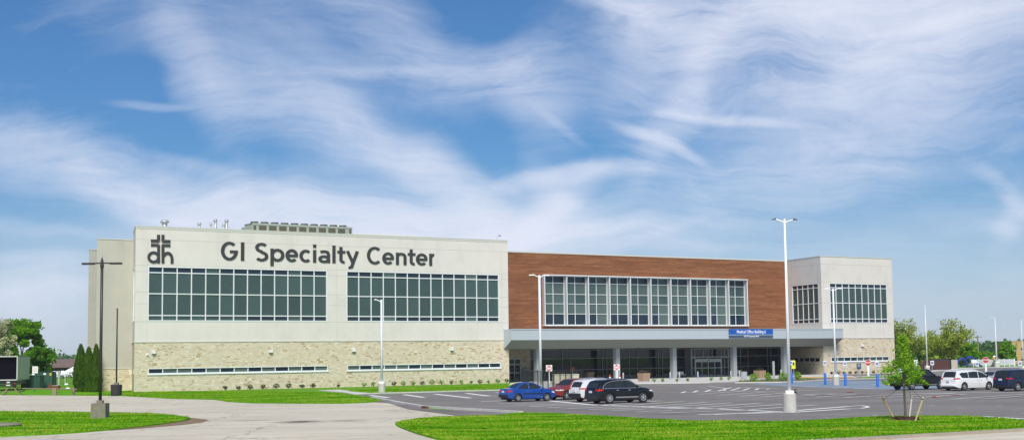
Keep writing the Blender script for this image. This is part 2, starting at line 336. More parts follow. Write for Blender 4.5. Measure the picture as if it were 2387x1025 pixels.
lawn('lawn', [(1285,892),(1350,890),(1350,903),(1290,903.5)], .10, n=0)
lawn('lawn', [(2232,875),(2260,872),(2330,870),(2350,873),(2300,880),(2250,880)], .14, n=1)
# painted markings: one object per colour family
def marks(name, segs, mat, z=.013, w=.12):
    m = MB(); k = 0
    for s in segs:
        a = G(s[0], s[1]); b = G(s[2], s[3]); ww = s[4] if len(s) > 4 else w
        if math.hypot(s[2]-s[0], s[3]-s[1]) < 34 and ww >= .4 and not (len(s) > 4 and ww in (.45,.55)): ww = .26
        d = (b - a).normalized(); n = Vector((-d.y, d.x, 0)) * ww / 2; zz = z + .0006 * k; k += 1
        m.add([(p.x, p.y, zz) for p in (a+n, a-n, b-n, b+n)], [(0,1,2,3)])
    return struct(m.build(name, mat))
E5 = lambda x, y: (1500 + x/5.97, 870 + y/5.97)
E6 = lambda x, y: (1850 + x/4.445, 860 + y/4.445)
E4 = lambda x, y: (1200 + x/5.97, 900 + y/5.97)
E3 = lambda x, y: (850 + x/5.304, 880 + y/5.304)
def S(f, *q): return [(*f(a, b), *f(c, d)) for a, b, c, d in q]
fresh = S(E3, (75,215,295,245), (485,207,735,242), (870,200,1310,250), (1255,190,1535,225), (1620,180,1690,188), (1440,291,1760,283))
fresh += S(E4, (470,200,1130,262), (1220,262,2387,300)) + S(E5, (0,462,1000,492), (1000,492,1960,535), (515,272,590,250), (690,262,755,238), (860,252,940,225), (1040,242,1220,195), (1210,236,1345,200), (1390,232,1475,205), (1555,228,1605,208), (1715,222,1745,215))
fresh += S(E6, (1970,492,2387,518), (0,448,560,412), (560,412,700,408), (30,430,560,388), (560,388,700,378), (700,378,765,388), (765,388,770,396), (770,396,700,408))
fresh += [( *E5(760,575), *E5(1300,560)), (*E5(1300,560), *E5(2100,545)), (*E5(980,573), *E5(1800,540))]
marks('lane_marking', [(*s[:4], .50) for s in fresh], WPAINT, .014)
old = S(E3, (1645,316,2387,306), (1835,335,2387,325), (2040,355,2387,345), (2260,370,2387,366))
old += S(E4, (20,258,900,240), (200,278,1150,255), (455,296,1400,262), (730,308,1620,275), (1030,322,2000,290), (1350,336,2387,300), (1700,352,2200,338), (2010,375,2387,362), (1220,262,2050,200), (1560,265,2350,213), (540,180,640,165), (760,212,1240,180), (1000,225,1300,206))
old += S(E5, (0,395,265,380), (0,428,560,392), (60,462,885,402), (330,470,1240,410), (640,488,1620,415), (1000,495,1955,430), (1480,508,1960,470), (230,553,1500,510), (2130,460,2387,440), (0,500,880,480), (330,265,520,272), (520,272,1130,242), (1130,242,1130,205), (760,292,1400,246), (1050,303,1700,262), (1350,320,2000,272), (1680,325,2387,290), (1210,236,2100,268), (210,165,420,165), (900,180,1130,205), (780,200,890,208), (570,215,700,220), (1240,192,1870,218))
old += S(E6, (0,285,420,258), (235,293,640,262), (540,296,1150,262), (865,300,1700,250), (1260,300,1780,262), (0,222,280,224), (190,252,1180,262), (1180,262,1700,250), (1630,315,2387,262), (1630,315,2000,310), (2000,310,2387,280), (0,270,640,262), (1650,215,1720,208), (1180,255,2387,240))
marks('worn_marking', [(*s[:4], .42) for s in old], WPOLD, .015)
dash = S(E6, (330,502,365,502), (545,428,590,427), (1270,445,1300,446), (2110,378,2150,380), (1700,410,1770,412), (1410,375,1470,378), (1290,443,1320,447), (2370,455,2387,457), (820,482,870,478))
marks('faded_marking', [(*s[:4], .4) for s in dash], WPOLD, .016)
marks('red_marking', [(*s[:4], .36) for s in S(E6, (400,270,520,266), (640,272,760,270), (880,272,960,270), (1450,290,1600,285), (1640,275,1730,270), (1450,282,1460,292), (560,232,610,240), (0,265,60,262)) + S(E5, (1640,278,1690,280), (1800,290,1850,292), (1950,270,2000,265))], RPAINT, .05)
# blue accessible bays with white edges
def area(name, px, z, mat):
    m = MB(); p = ccw([(q.x, q.y) for q in P(px)]); m.add([(x, y, z) for x, y in p], [tuple(range(len(p)))]); return struct(m.build(name, mat))
area('accessible_bay_paint', [(1750,893.5),(1900,888.5),(2010,886),(2140,888),(2200,897),(2200,904),(2130,907.5),(2030,906),(1900,901.5),(1800,898)], .011, BPAINT)
marks('accessible_bay_marking', [(*E6(240,133), *E6(440,130), .5), (*E6(580,145), *E6(780,142), .55), (*E6(800,155), *E6(955,152), .55), (*E6(0,172), *E6(60,173), .45), (*E6(80,178), *E6(250,182), .5), (*E6(400,193), *E6(590,195), .55), (*E6(620,200), *E6(830,203), .55), (*E5(1500,150), *E5(1680,150), .5), (*E5(1930,168), *E5(2160,172), .5), (*E6(1650,215), *E6(1720,206), .4)], WPAINT, .02)
# ------------------------------------------------------------------ the building
ROT = math.pi/2 - ANG
bld = empty('office_building', O0, 'long two storey medical office building with cream walls, pale stone base and brown clad centre', 'building', rotz=ROT)
def wallsheet(m, fr, s0, s1, z0, z1, holes, rev, mi=0):
    xs = sorted({s0, s1, *[h[0] for h in holes], *[h[1] for h in holes]}); zs = sorted({z0, z1, *[h[2] for h in holes], *[h[3] for h in holes]})
    for i in range(len(xs)-1):
        for j in range(len(zs)-1):
            cx = (xs[i]+xs[i+1])/2; cz = (zs[j]+zs[j+1])/2
            if any(h[0] < cx < h[1] and h[2] < cz < h[3] for h in holes): continue
            m.add([fr.p(xs[i],0,zs[j]), fr.p(xs[i+1],0,zs[j]), fr.p(xs[i+1],0,zs[j+1]), fr.p(xs[i],0,zs[j+1])], [(0,1,2,3)], mi)
    for a, b, c, d in holes:
        m.add([fr.p(a,0,c), fr.p(a,-rev,c), fr.p(a,-rev,d), fr.p(a,0,d)], [(0,1,2,3)], mi)
        m.add([fr.p(b,0,c), fr.p(b,-rev,c), fr.p(b,-rev,d), fr.p(b,0,d)], [(3,2,1,0)], mi)
        m.add([fr.p(a,0,c), fr.p(b,0,c), fr.p(b,-rev,c), fr.p(a,-rev,c)], [(0,1,2,3)], mi)
        m.add([fr.p(a,0,d), fr.p(b,0,d), fr.p(b,-rev,d), fr.p(a,-rev,d)], [(3,2,1,0)], mi)
def window(fr, a, b, c, d, nx, rows, rev=.12, fw=.115, pick=None, sill=False, frame=ALU, name='window', edge=None):
    """one band of glazing: frame (mesh) with its panes as a sub-part"""
    edge = edge or fw
    m = MB(); xs = [a + (b-a)*i/nx for i in range(nx+1)] if isinstance(nx, int) else nx
    zs = [c + (d-c)*(1-r) for r in ([0]+rows+[1])][::-1]
    N = len(xs)-1
    for i, x in enumerate(xs):
        x0, x1 = (x, x+edge) if i == 0 else (x-edge, x) if i == N else (x-fw/2, x+fw/2)
        m.fbox(fr, x0, x1, -rev+.01, .02 if i in (0, N) else -rev+.09, c, d)
    for j, z in enumerate(zs):
        z0, z1 = (z, z+edge) if j == 0 else (z-edge, z) if j == len(zs)-1 else (z-fw/2, z+fw/2)
        m.fbox(fr, a, b, -rev+.012, .025 if j in (0, len(zs)-1) else -rev+.085, z0, z1)
    if sill: m.fbox(fr, a-.1, b+.1, -.02, .10, c-.13, c)
    f = m.build(name, frame, bld)
    g = MB()
    for i in range(N):
        for j in range(len(zs)-1):
            k = pick(i, len(zs)-2-j) if pick else 0
            g.add([fr.p(xs[i],-rev,zs[j]), fr.p(xs[i+1],-rev,zs[j]), fr.p(xs[i+1],-rev,zs[j+1]), fr.p(xs[i],-rev,zs[j+1])], [(0,1,2,3)], k)
    g.build('glass', [GBL, GDK, GBL2, GLOB], f)
    return f
def joints(m, fr, s0, s1, hz, vs, z0, z1, holes, mi=1):
    for z in hz:
        segs = [(s0, s1)]
        for a, b, c, d in holes:
            if c-.05 < z < d+.05: segs = [q for s in segs for q in ((s[0], min(s[1], a)), (max(s[0], b), s[1])) if q[1]-q[0] > .1]
        for a, b in segs: m.fbox(fr, a, b, .001, .004, z-.02, z+.02, mi)
    for x in vs:
        segs = [(z0, z1)]
        for a, b, c, d in holes:
            if a-.02 < x < b+.02: segs = [q for s in segs for q in ((s[0], min(s[1], c)), (max(s[0], d), s[1])) if q[1]-q[0] > .1]
        for a, b in segs: m.fbox(fr, x-.015, x+.015, .001, .005, a, b, mi)
ZS = 5.53; ZT = 18.42
FG = Frame(0, 0, 49.92, 0)
FGc = Frame(2.87, -9.0, 0, 0)                # slanted left end of the big block
gw1 = (1.48, 23.75, 7.86, 14.02); gw2 = (26.35, 48.5, 7.86, 14.02)
gs1 = (1.6, 23.85, 1.98, 2.62); gs2 = (26.45, 48.65, 1.98, 2.62)
cw = (2.2, 7.6, 7.86, 14.02); cs = (5.5, 8.3, 1.98, 2.62)
m = MB(); wallsheet(m, FG, 0, 49.92, ZS, ZT, [gw1, gw2], .14); wallsheet(m, FGc, 0, FGc.L, ZS, ZT, [cw], .14)
joints(m, FG, 0, 49.92, [7.8, 9.8, 11.1, 14.1, 13.4, 17.0], [1.4, 25.05, 48.9], ZS+.05, 17.0, [gw1, gw2])
fe = Frame(49.92, 0, 49.92, -34)             # right return and back
wallsheet(m, fe, 0, 34, 4.0, ZT, [], .1)
m.fbox(FG, 0, 49.92, -.35, .05, ZT, ZT+.12, 2); m.fbox(FG, 0.0, 49.9, 0.0, .03, ZT-.22, ZT-.002, 2); m.fbox(FGc, 0, FGc.L, -.35, .05, ZT+.001, ZT+.121, 2); m.fbox(fe, .2, 34, -.35, .05, ZT+.002, ZT+.122, 2)
m.add([FG.p(0.1,-.1,ZT-.6), FG.p(49.9,-.1,ZT-.6), (49.9,34,ZT-.6), (14.2,34,ZT-.6), (2.9,9,ZT-.6)], [(0,1,2,3,4)], 2)
m.add([(14,34,0),(49.92,34,0),(49.92,34,ZT),(14,34,ZT)], [(3,2,1,0)], 0)
m.fbox(FG, 0, 49.92, .001, .06, ZS-.05, ZS+.06, 2); m.fbox(FGc, 0, FGc.L, .001, .06, ZS-.05, ZS+.06, 2)
m.build('upper_wall', [STUC, JOINT, CAP], bld)
m = MB(); wallsheet(m, FG, 0, 49.92, -.3, ZS, [gs1, gs2], .14); wallsheet(m, FGc, 0, FGc.L, -.3, ZS, [cs], .14); wallsheet(m, fe, 0, 10.5, -.3, ZS, [], .1)
m.build('stone_base', STONE, bld)
w1d = {4, 10}; w2d = {3, 10}
rr = random.Random(3)
window(FG, *gw1, 13, [.115,.5,.895], pick=lambda i, j: (0 if i in w1d else 1) if j == 0 else (1 if j == 3 and (i in (7, 8, 9, 11, 12)) else 0))
window(FG, *gw2, 13, [.115,.5,.895], pick=lambda i, j: (2 if i in w2d else 1) if j == 0 else ((2 if i in w2d else 1) if j == 3 else 0))
window(FG, *gs1, 13, [], pick=lambda i, j: 1 if i in (0,3,5,7,9,11) else 2, sill=True, fw=.09)
window(FG, *gs2, 13, [], pick=lambda i, j: 1 if i in (1,5,7,9,11,12) else 2, sill=True, fw=.09)
window(FGc, *cw, 3, [.115,.5,.895], pick=lambda i, j: 0)
window(FGc, *cs, 2, [], pick=lambda i, j: 1)
# left rear wings
FW2 = Frame(-1.45, -9.0, 2.9, -9.0); ZW2 = 17.6
FW2s = Frame(-1.45+4*.304, -9-4*.953, -1.45, -9.0)
m = MB(); wallsheet(m, FW2, 0, FW2.L, 2.6, ZW2, [], .1); wallsheet(m, FW2s, 0, FW2s.L, 2.6, ZW2, [], .1)
joints(m, FW2, 0, FW2.L, [16.1, 12.9, 12.0, 10.1, 8.3, 6.3, 4.4], [1.4, 2.9], 2.7, 16.1, [])
m.fbox(FW2, 0, FW2.L-.05, -.3, .05, ZW2, ZW2+.12, 2); m.fbox(FW2, 0, FW2.L-.05, .001, .05, 2.56, 2.66, 2)
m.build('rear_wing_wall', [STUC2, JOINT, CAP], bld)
m = MB(); wallsheet(m, FW2, 0, FW2.L, -.3, 2.6, [], .1); wallsheet(m, FW2s, 0, FW2s.L, -.3, 2.6, [], .1); m.build('rear_wing_base', STONE, bld)
f3 = Frame(0, 0, 1, 0)
s3 = FW2.at(205.5, 700, -8)[0]-1.45
F3 = Frame(s3, -17.0, 3.2, -17.0)
z3 = F3.at(212, 582.6)[1]; z3s = F3.at(212, 809)[1]
m = MB(); wallsheet(m, F3, 0, F3.L, z3s, z3, [], .1); m.fbox(F3, 0, F3.L, -.3, .05, z3, z3+.12, 2); m.fbox(F3, 0, F3.L, .001, .07, z3s-.1, z3s, 2)
joints(m, F3, 0, F3.L, [z3-1.6, z3-4.5, z3-7, z3-10], [.9], z3s, z3-1.6, [])
m.add([F3.p(0,0,z3s), F3.p(5,-12,z3s), F3.p(5,-12,z3), F3.p(0,0,z3)], [(0,1,2,3)], 0)
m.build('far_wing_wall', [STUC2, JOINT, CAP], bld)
m = MB(); wallsheet(m, F3, 0, F3.L, -.3, z3s-.1, [], .1); m.add([F3.p(0,0,-.3), F3.p(5,-12,-.3), F3.p(5,-12,z3s), F3.p(0,0,z3s)], [(0,1,2,3)]); m.build('far_wing_base', STONE, bld)
# brown clad centre
VB = -10.5; FB = Frame(49.95, VB, 110.0, VB); ZB = 17.85
bx0 = FB.at(1265, 700)[0]; bx1 = FB.at(1737, 700)[0]; bz0 = 7.72; bz1 = 14.72
bh = (bx0, bx1, bz0, bz1)
m = MB(); wallsheet(m, FB, 0, FB.L, 4.2, ZB, [bh], .2); m.fbox(FB, 0, FB.L+.3, -.5, .06, ZB, ZB+.2, 1); m.build('brown_cladding', [WOOD, CAP], bld)
step = (bx1-bx0)/10
for i in range(10):
    a = bx0 + i*step; b = a + step
    fl = rr.random()
    dk = {0:(1,1),1:(1,1),2:(1,2),3:(1,1),4:(1,1),5:(1,2),6:(1,1),7:(1,1),8:(1,2),9:(1,1)}[i]
    mid = (a+b)/2 - .02
    window(FB, a+.001, b-.001, bz0, bz1, [a+.001, mid, b-.001], [.145,.37,.565,.77], rev=.2, fw=.07, edge=.08,
           pick=lambda i_, j, dk=dk: 1 if j in (0,4) and dk[i_] == 1 else (2 if j in (1,2,3) and rr.random() < .8 else (2 if j == 4 else 0)))
for i in range(11):
    x = bx0 + i*step
    mm = MB(); mm.fbox(FB, x-.06, x+.06, .026, .56, bz0, bz1, 0); mm.fbox(FB, x-.065, x+.065, .56, .59, bz0, bz1, 1); mm.build('window_fin', [FIN, ALU], bld)
mm = MB(); mm.fbox(FB, bx0-.1, bx1+.1, .026, .7, bz0-.12, bz0); mm.fbox(FB, bx0-.1, bx1+.1, .026, .7, bz1, bz1+.12); mm.build('window_surround', ALU, bld)
# right block
FR = Frame(107.1, 0, 122.85, 0); FRc = Frame(110.05, -10.5, 107.1, 0); ZR = 17.95
ra, rb = FR.at(1934.5, 700)[0], FR.at(2068.5, 700)[0]; sa, sb = FR.at(1938, 838)[0], FR.at(2073, 838)[0]
rw = (ra, rb, 7.84, 13.95); rs = (sa, sb, 1.98, 2.66)
ca, cb = FRc.at(1846.5, 700)[0], FRc.at(1908.5, 700)[0]; da, db = FRc.at(1849, 838)[0], FRc.at(1912, 838)[0]
rc = (ca, cb, 7.84, 13.95); rcs = (da, db, 1.98, 2.62)
FRe = Frame(122.85, 0, 122.85, -30)
m = MB(); wallsheet(m, FR, 0, FR.L, ZS, ZR, [rw], .14); wallsheet(m, FRc, 0, FRc.L, 4.0, ZR, [rc], .14); wallsheet(m, FRe, 0, 30, ZS, ZR, [], .1)
joints(m, FR, 0, FR.L, [7.78, 10.9, 14.05, 16.8], [ra-.05, rb+.05], ZS+.1, 16.8, [rw]); joints(m, FRc, 0, FRc.L, [7.78, 10.9, 14.05, 16.8], [ca-.05, cb+.05], ZS+.1, 16.8, [rc])
m.fbox(FR, 0, FR.L, -.35, .05, ZR, ZR+.12, 2); m.fbox(FRc, 0, FRc.L, -.35, .05, ZR+.001, ZR+.121, 2); m.fbox(FRe, .2, 30, -.35, .05, ZR+.002, ZR+.122, 2); m.fbox(FR, 0, FR.L, .001, .06, ZS-.05, ZS+.06, 2)
m.add([(110,10.3,ZR-.6),(107.2,.2,ZR-.6),(122.7,.2,ZR-.6),(122.7,30,ZR-.6),(110,30,ZR-.6)], [(0,1,2,3,4)], 2)
m.build('upper_wall', [STUC, JOINT, CAP], bld)
m = MB(); wallsheet(m, FR, 0, FR.L, -.3, ZS, [rs], .14); wallsheet(m, FRc, 0, FRc.L, -.3, ZS, [rcs], .14); wallsheet(m, FRe, 0, 30, -.3, ZS, [], .1); m.build('stone_base', STONE, bld)
window(FR, *rw, 9, [.115,.5,.895], pick=lambda i, j: 1 if j in (0,3) and i not in (4,) else 0)
window(FRc, *rc, 5, [.115,.5,.895], pick=lambda i, j: 1 if j in (0,3) else 0)
window(FR, *rs, 9, [], pick=lambda i, j: 1 if i in (0,2,3) else 0, sill=True, fw=.09)
window(FRc, *rcs, 5, [], pick=lambda i, j: 3, fw=.05)
# roof of the centre and bulk behind
m = MB(); m.box(50, 110, 10.9, 33, 17.0, 17.3); m.build('roof_deck', CAP, bld)
# canopy
CU0, CU1, CB_, CF0, CT = 49.12, 109.55, 4.33, 5.50, 6.90
m = MB()
fq = [(-1.82, CT), (-1.82, CF0), (-.004, CB_)]       # (y, z)
m.add([(CU0,-1.82,CT),(CU1,-1.82,CT),(CU1,-1.82,CF0),(CU0,-1.82,CF0)], [(0,3,2,1)], 0)
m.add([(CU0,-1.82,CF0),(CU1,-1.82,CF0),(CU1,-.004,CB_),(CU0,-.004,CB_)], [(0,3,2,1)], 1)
for u, o in ((CU0, 1), (CU1, -1)):
    m.add([(u,-1.82,CT),(u,-1.82,CF0),(u,-.004,CB_),(u,-.004,CT)], [(0,1,2,3)[::o]], 0)
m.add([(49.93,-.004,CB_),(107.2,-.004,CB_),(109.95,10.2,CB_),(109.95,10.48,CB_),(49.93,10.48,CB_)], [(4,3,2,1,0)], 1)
m.add([(CU0,-1.82,CT),(CU1,-1.82,CT),(CU1,-.004,CT),(107.2,-.004,CT),(109.95,10.48,CT),(49.93,10.48,CT),(49.93,-.004,CT),(CU0,-.004,CT)], [tuple(range(8))], 0)
x = 52.2
while x < 109: m.box(x-.015, x+.015, -1.826, -1.821, CF0, CT-.08, 2); x += 3.85
m.box(CU0-.03, CU1+.03, -1.88, -1.83, CT-.08, CT+.05, 0)
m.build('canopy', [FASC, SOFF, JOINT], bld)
for i, (p0, p1) in enumerate([(1249,1259),(1433.5,1444),(1566,1576),(1706,1716.5),(1824,1834)]):
    a = FG.at(p1, 850, -.9)[0]; m = MB(); m.box(a-.66, a, .75, 1.45, 0, CB_+.02, 0); m.box(a-.665, a+.005, .745, 1.455, 2.2, 2.22, 1); m.build('column', [COLM, JOINT], bld)
# storefront
SFx = [1236,1263.5,1312,1332,1406,1416,1434,1445,1468,1487,1536,1546,1566,1577,1600,1612]
SFx2 = [1698,1717,1728,1745,1791,1799,1817,1836]
FS = Frame(49.95, VB+.25, 109.9, VB+.25)
sf = lambda L: [FS.at(x, 850)[0] for x in L]
zrows = [1-(z-.05)/(4.25-.05) for z in (3.0, 1.4)]
def store(L):
    xs = sf(L); window(FS, xs[0], xs[-1], .05, 4.25, xs, zrows, rev=.2, fw=.09, pick=lambda i, j: 3, frame=ALUG, name='storefront')
store(SFx); store(SFx2)
m = MB(); e = sf([1236])[0]; dd0, dd1 = sf([1186])[0], sf([1213.5])[0]
wallsheet(m, FS, 0, e, -.3, 4.3, [(dd0, dd1, .02, 3.1)], .15); m.build('entrance_stone_wall', STONE, bld)
m = MB(); wallsheet(m, FS, sf([1836])[0], FS.L+.2, -.3, 4.3, [], .1); m.build('entrance_stone_wall', STONE, bld)
xs = [dd0, dd0+(dd1-dd0)*.5, dd1]
d = window(FS, dd0, dd1, .02, 3.1, xs, [.26,.64], rev=.15, fw=.2, edge=.14, pick=lambda i, j: 3, frame=GALV, name='side_door')
# vestibule with sliding doors
VX0, VX1 = sf([1612])[0], sf([1698])[0]
FV = Frame(49.95, VB+1.6, 109.9, VB+1.6); vx = lambda L: [FV.at(x, 850)[0] for x in L]
a0, a1 = vx([1612, 1698])
xs = vx([1612,1619.5,1640,1661,1681.5,1689,1698])
window(FV, a0, a1, 2.9, 4.25, xs, [], rev=.1, fw=.12, pick=lambda i, j: 3, frame=GALV, name='vestibule_window')
for L in ([1612,1620.5],[1681.5,1689,1698]):
    q = vx(L); window(FV, q[0], q[-1], .05, 2.9, q, [.55], rev=.1, fw=.1, edge=.12, pick=lambda i, j: 3, frame=GALV, name='vestibule_window')
q = vx([1620.5,1636,1650.5,1666,1681.5])
df = window(FV, q[0]+.002, q[-1]-.002, .05, 2.32, q, [.45], rev=.06, fw=.12, edge=.14, pick=lambda i, j: 3, frame=ALU, name='sliding_door')
m = MB(); m.fbox(FV, q[0]+.002, q[-1]-.002, -.1, .1, 2.32, 2.62, 0); m.fbox(FV, (q[0]+q[-1])/2-.15, (q[0]+q[-1])/2+.15, .1, .16, 2.34, 2.46, 1); m.build('door_header', [ALU, BLKM], bld)
qq = vx([1620.5,1650.5,1681.5]); window(FV, qq[0]+.002, qq[-1]-.002, 2.62, 2.9, qq, [], rev=.1, fw=.06, pick=lambda i, j: 3, frame=GALV, name='transom')
for aa in (a0-.1, a1): m = MB(); m.fbox(FV, aa, aa+.1, -1.45, .02, 0, 4.3); m.build('vestibule_side', GALV, bld)
# ------------------------------------------------------------------ rooftop
def onroof(px, py, v): 
    s, z = FG.at(px, py, v); return s, z
def bparent(name, u, v, z, label, cat, group=None):
    w = O0 + UD*u + VD*v; return empty(name, (w.x, w.y, z), label, cat, group, rotz=ROT)
ZD = ZT-.6
s0, zt = onroof(588, 518, -14); s1, zt2 = onroof(821, 529, -14)
ch = bparent('rooftop_chiller', s0, -14, ZD, 'long grey green rooftop chiller with ten fans on the cream block', 'chiller')
Lc = s1-s0; hc = (zt+zt2)/2-ZD-.05
m = MB(); m.box(0, Lc, 0, 2.4, 0, hc); m.box(0, Lc, -.05, 2.45, hc-.22, hc+.003)
m.build('casing', CHIL, ch)
n = 10; 
for i in range(n):
    c = Lc*(i+.52)/(n+.15)
    m = MB(); fr2 = Lc/(n+.15)*.36; m.lathe([(fr2,0),(fr2*1.04,.1),(fr2*.95,.27),(fr2*.88,.27),(fr2*.82,.1),(.0,.1)], (c, 1.0, hc), n=18); m.build('fan_cowl', [M('fan_dark', (.06,.065,.05), .6) if i == 0 else bpy.data.materials['fan_dark']], ch)
    if i < n-1:
        c2 = Lc*(i+1.02)/(n+.15); m = MB(); w3_ = Lc/(n+.15)*.37; m.box(c2-w3_, c2+w3_, -.03, 0, .1, hc-.3); m.build('coil', COIL, ch)
for c2, w in ((.35,.18),(Lc-.3,.14)):
    m = MB(); m.box(c2-w, c2+w, -.03, 0, .1, hc-.3); m.build('coil', COIL, ch)
s2, z2 = onroof(578, 528, -19)
c2 = bparent('rooftop_chiller', s2, -19, ZD, 'end of a second chiller half hidden behind the left end of the long one', 'chiller')
h2 = z2-ZD; m = MB(); m.box(0, 4, 0, 2, 0, h2); m.box(-.05, 4.05, -.05, 2.05, h2-.2, h2+.002); m.build('casing', CHIL, c2); m = MB(); m.lathe([(.7,0),(.72,.25),(.6,.25),(.55,.05),(0,.05)], (.95,1,h2), n=16); m.build('fan_cowl', bpy.data.materials['fan_dark'], c2)
for k, (px, top, w, lab) in enumerate([(384,512.5,.30,'wide hooded roof vent above the cross emblem'), (464.5,518,.16,'lone short roof vent left of the tall pipes'), (491.5,519,.11,'thin short roof vent beside the taller of the pipes'), (502,510,.17,'tallest white roof vent pipe'), (521.5,520.5,.12,'small squat roof vent between the two tall pipes'), (528,511,.17,'tall white roof vent pipe nearest the chiller')]):
    s, z = onroof(px, top, -8); e = bparent('roof_vent', s, -8, ZD, lab, 'roof vent', 'white vent pipes on the flat roof')
    h = z-ZD; m = MB(); m.rod((0,0,0), (0,0,h-.25), w); m.build('pipe', GALV, e, True)
    m = MB(); m.lathe([(w*.9,h-.35),(w*1.5,h-.28),(w*1.5,h-.12),(w*1.1,h-.1),(w*1.1,h),(0,h)] if k else [(w,h-.5),(w*1.1,h-.42),(w*1.7,h-.3),(w*1.7,h-.15),(w,h),(0,h)], (0,0,0), n=14); m.build('vent_cap', GALV, e, True)
s0, z0 = onroof(822, 543, -10); s1, z1 = onroof(970, 549.5, -10)
m = MB(); m.box(0, s1-s0, 0, .4, 0, (z0+z1)/2-ZD); w = O0+UD*s0-VD*10; tag(m.build('roof_screen', STUC, loc=(w.x,w.y,ZD), rotz=ROT), 'low cream parapet screen on the roof right of the chiller', 'roof screen')
s, z = onroof(1161, 549, -5); e = bparent('roof_antenna', s, -5, ZD, 'thin hooked antenna near the right end of the cream roof', 'antenna')
m = MB(); m.tube([(-.25,0,0),(-.2,0,z-ZD-.25),(0,0,z-ZD),(.25,0,z-ZD)], [.025,.02,.02,.02], 6); m.build('mast', GALV, e); m = MB(); m.rod((.12,0,z-ZD),(.38,0,z-ZD),.07); m.build('antenna_head', BLKM, e)
# ------------------------------------------------------------------ lettering on the cream wall: strokes of constant width
def stroke(m, fr, pts, w, k, d0=.02, d1=.09, closed=False, kx=1.):
    n = len(pts); L = []; R = []
    for i, p in enumerate(pts):
        p = Vector(p)
        a = Vector(pts[(i-1) % n]) if (i > 0 or closed) else p; b = Vector(pts[(i+1) % n]) if (i < n-1 or closed) else p
        if a != p and b != p:
            t1 = (p-a).normalized(); t2 = (b-p).normalized(); t = (t1+t2).normalized(); mul = 1/max(.5, t.dot(t1))
        else: t = (b-a).normalized(); mul = 1
        nn = Vector((-t.y, t.x))*w/2*mul; L.append(p+nn); R.append(p-nn)
    dd1 = d1 + .002*k
    N = n if closed else n-1
    vs = []
    for i in range(n): vs += [fr.p(L[i].x*kx, dd1, L[i].y), fr.p(R[i].x*kx, dd1, R[i].y), fr.p(R[i].x*kx, d0, R[i].y), fr.p(L[i].x*kx, d0, L[i].y)]
    fs = []
    for i in range(N):
        a = 4*i; b = 4*((i+1) % n); fs += [(a, a+1, b+1, b), (a+1, a+2, b+2, b+1), (a+2, a+3, b+3, b+2), (a+3, a, b, b+3)]
    if not closed: fs += [(3,2,1,0), (4*n-4,4*n-3,4*n-2,4*n-1)]
    m.add(vs, fs)
def arc(cx, cy, rx, ry, a0, a1, n=18): return [(cx+rx*math.cos(rad(a0+(a1-a0)*i/n)), cy+ry*math.sin(rad(a0+(a1-a0)*i/n))) for i in range(n+1)]
def glyph(ch, w, X, W):     # strokes in unit: cap height 1, x-height X; w = half-open stroke; W = stroke width; glyph occupies 0..w
    h = W/2; r = (w-W)/2; c = w/2; xr = X/2-h
    if ch == 'I' or ch == 'l': return [[(c,0),(c,1)]]
    if ch == 'G': return [arc(c, .5, r, .5-h+.01, 48, 335, 26) + [(w-h, .43)], [(c+.02,.47),(w,.47)]]
    if ch == 'C': return [arc(c+.02, .5, r+.02, .5-h+.01, 48, 312, 24)]
    if ch == 'S': return [arc(c, .745, r*.93, .255-h+.012, 35, 180, 12) + arc(c, .745, r*.93, .255-h+.012, 190, 255, 5)+ arc(c, .265, r, .265-h+.012, 75, -10, 7)+ arc(c, .265, r, .265-h+.012, -20, -145, 12)]
    if ch == 'p': return [[(h, -.25),(h, X)], arc(w/2, X/2, r, xr, 0, 360, 24)[:-1]]
    if ch == 'e': return [arc(c, X/2, r, xr, 0, 315, 24), [(h, X/2-.01),(w-.02, X/2-.01)]]
    if ch == 'c': return [arc(c+.02, X/2, r+.02, xr, 48, 312, 20)]
    if ch == 'i': return [[(c,0),(c,X)], [(c,.84),(c,1.02)]]
    if ch == 'a': return [[(h*1.2, X-.10)] + arc(c, X-h-.10, r, .10, 115, 40, 5) + [(w-h, X*.66), (w-h, 0)], arc(c-.01, .21, r, .21-h+.01, 0, 360, 20)[:-1]]
    if ch == 't': return [[(c-.02, .93),(c-.02,.22)] + arc(c+.10, .19, .12, .12, 180, 290, 7), [(0,X-h),(w,X-h)]]
    if ch == 'y': return [[(h*.7,X),(c+.02,.03)], [(w-h*.7,X),(c-.02,-.12)] + arc(c-.13, -.13, .12, .1, -20, -110, 5)]
    if ch == 'n': return [[(h,0),(h,X)], arc(w/2, X-h-.17, r, .17, 165, 0, 10)+[(w-h,0)]]
    if ch == 'r': return [[(h,0),(h,X)], arc(w*.5+.04, X-h-.19, w*.5-h+.02, .19, 160, 78, 8)]
sg = bparent('wall_sign', 0, 0, 0, 'large charcoal GI Specialty Center lettering on the cream wall', 'sign'); sg.location = O0
line = [('G',514.5,554),('I',561,569),('S',593.5,625),('p',630,662.5),('e',665,694.5),('c',697.5,725),('i',729,737),('a',742,769),('l',774,782),('t',786,804.5),('y',807,835),
        ('C',855,889),('e',890.5,918),('n',922.5,947),('t',950,968),('e',969,996),('r',1000,1016.5)]
GU = {}
def capz(px):      # baseline/cap height from readings at both ends of the line
    _, z0 = FG.at(515, 606); _, z1 = FG.at(1000, 620); return (z0+z1)/2
_, zb0 = FG.at(565, 606.8); _, zc0 = FG.at(565, 564.5)
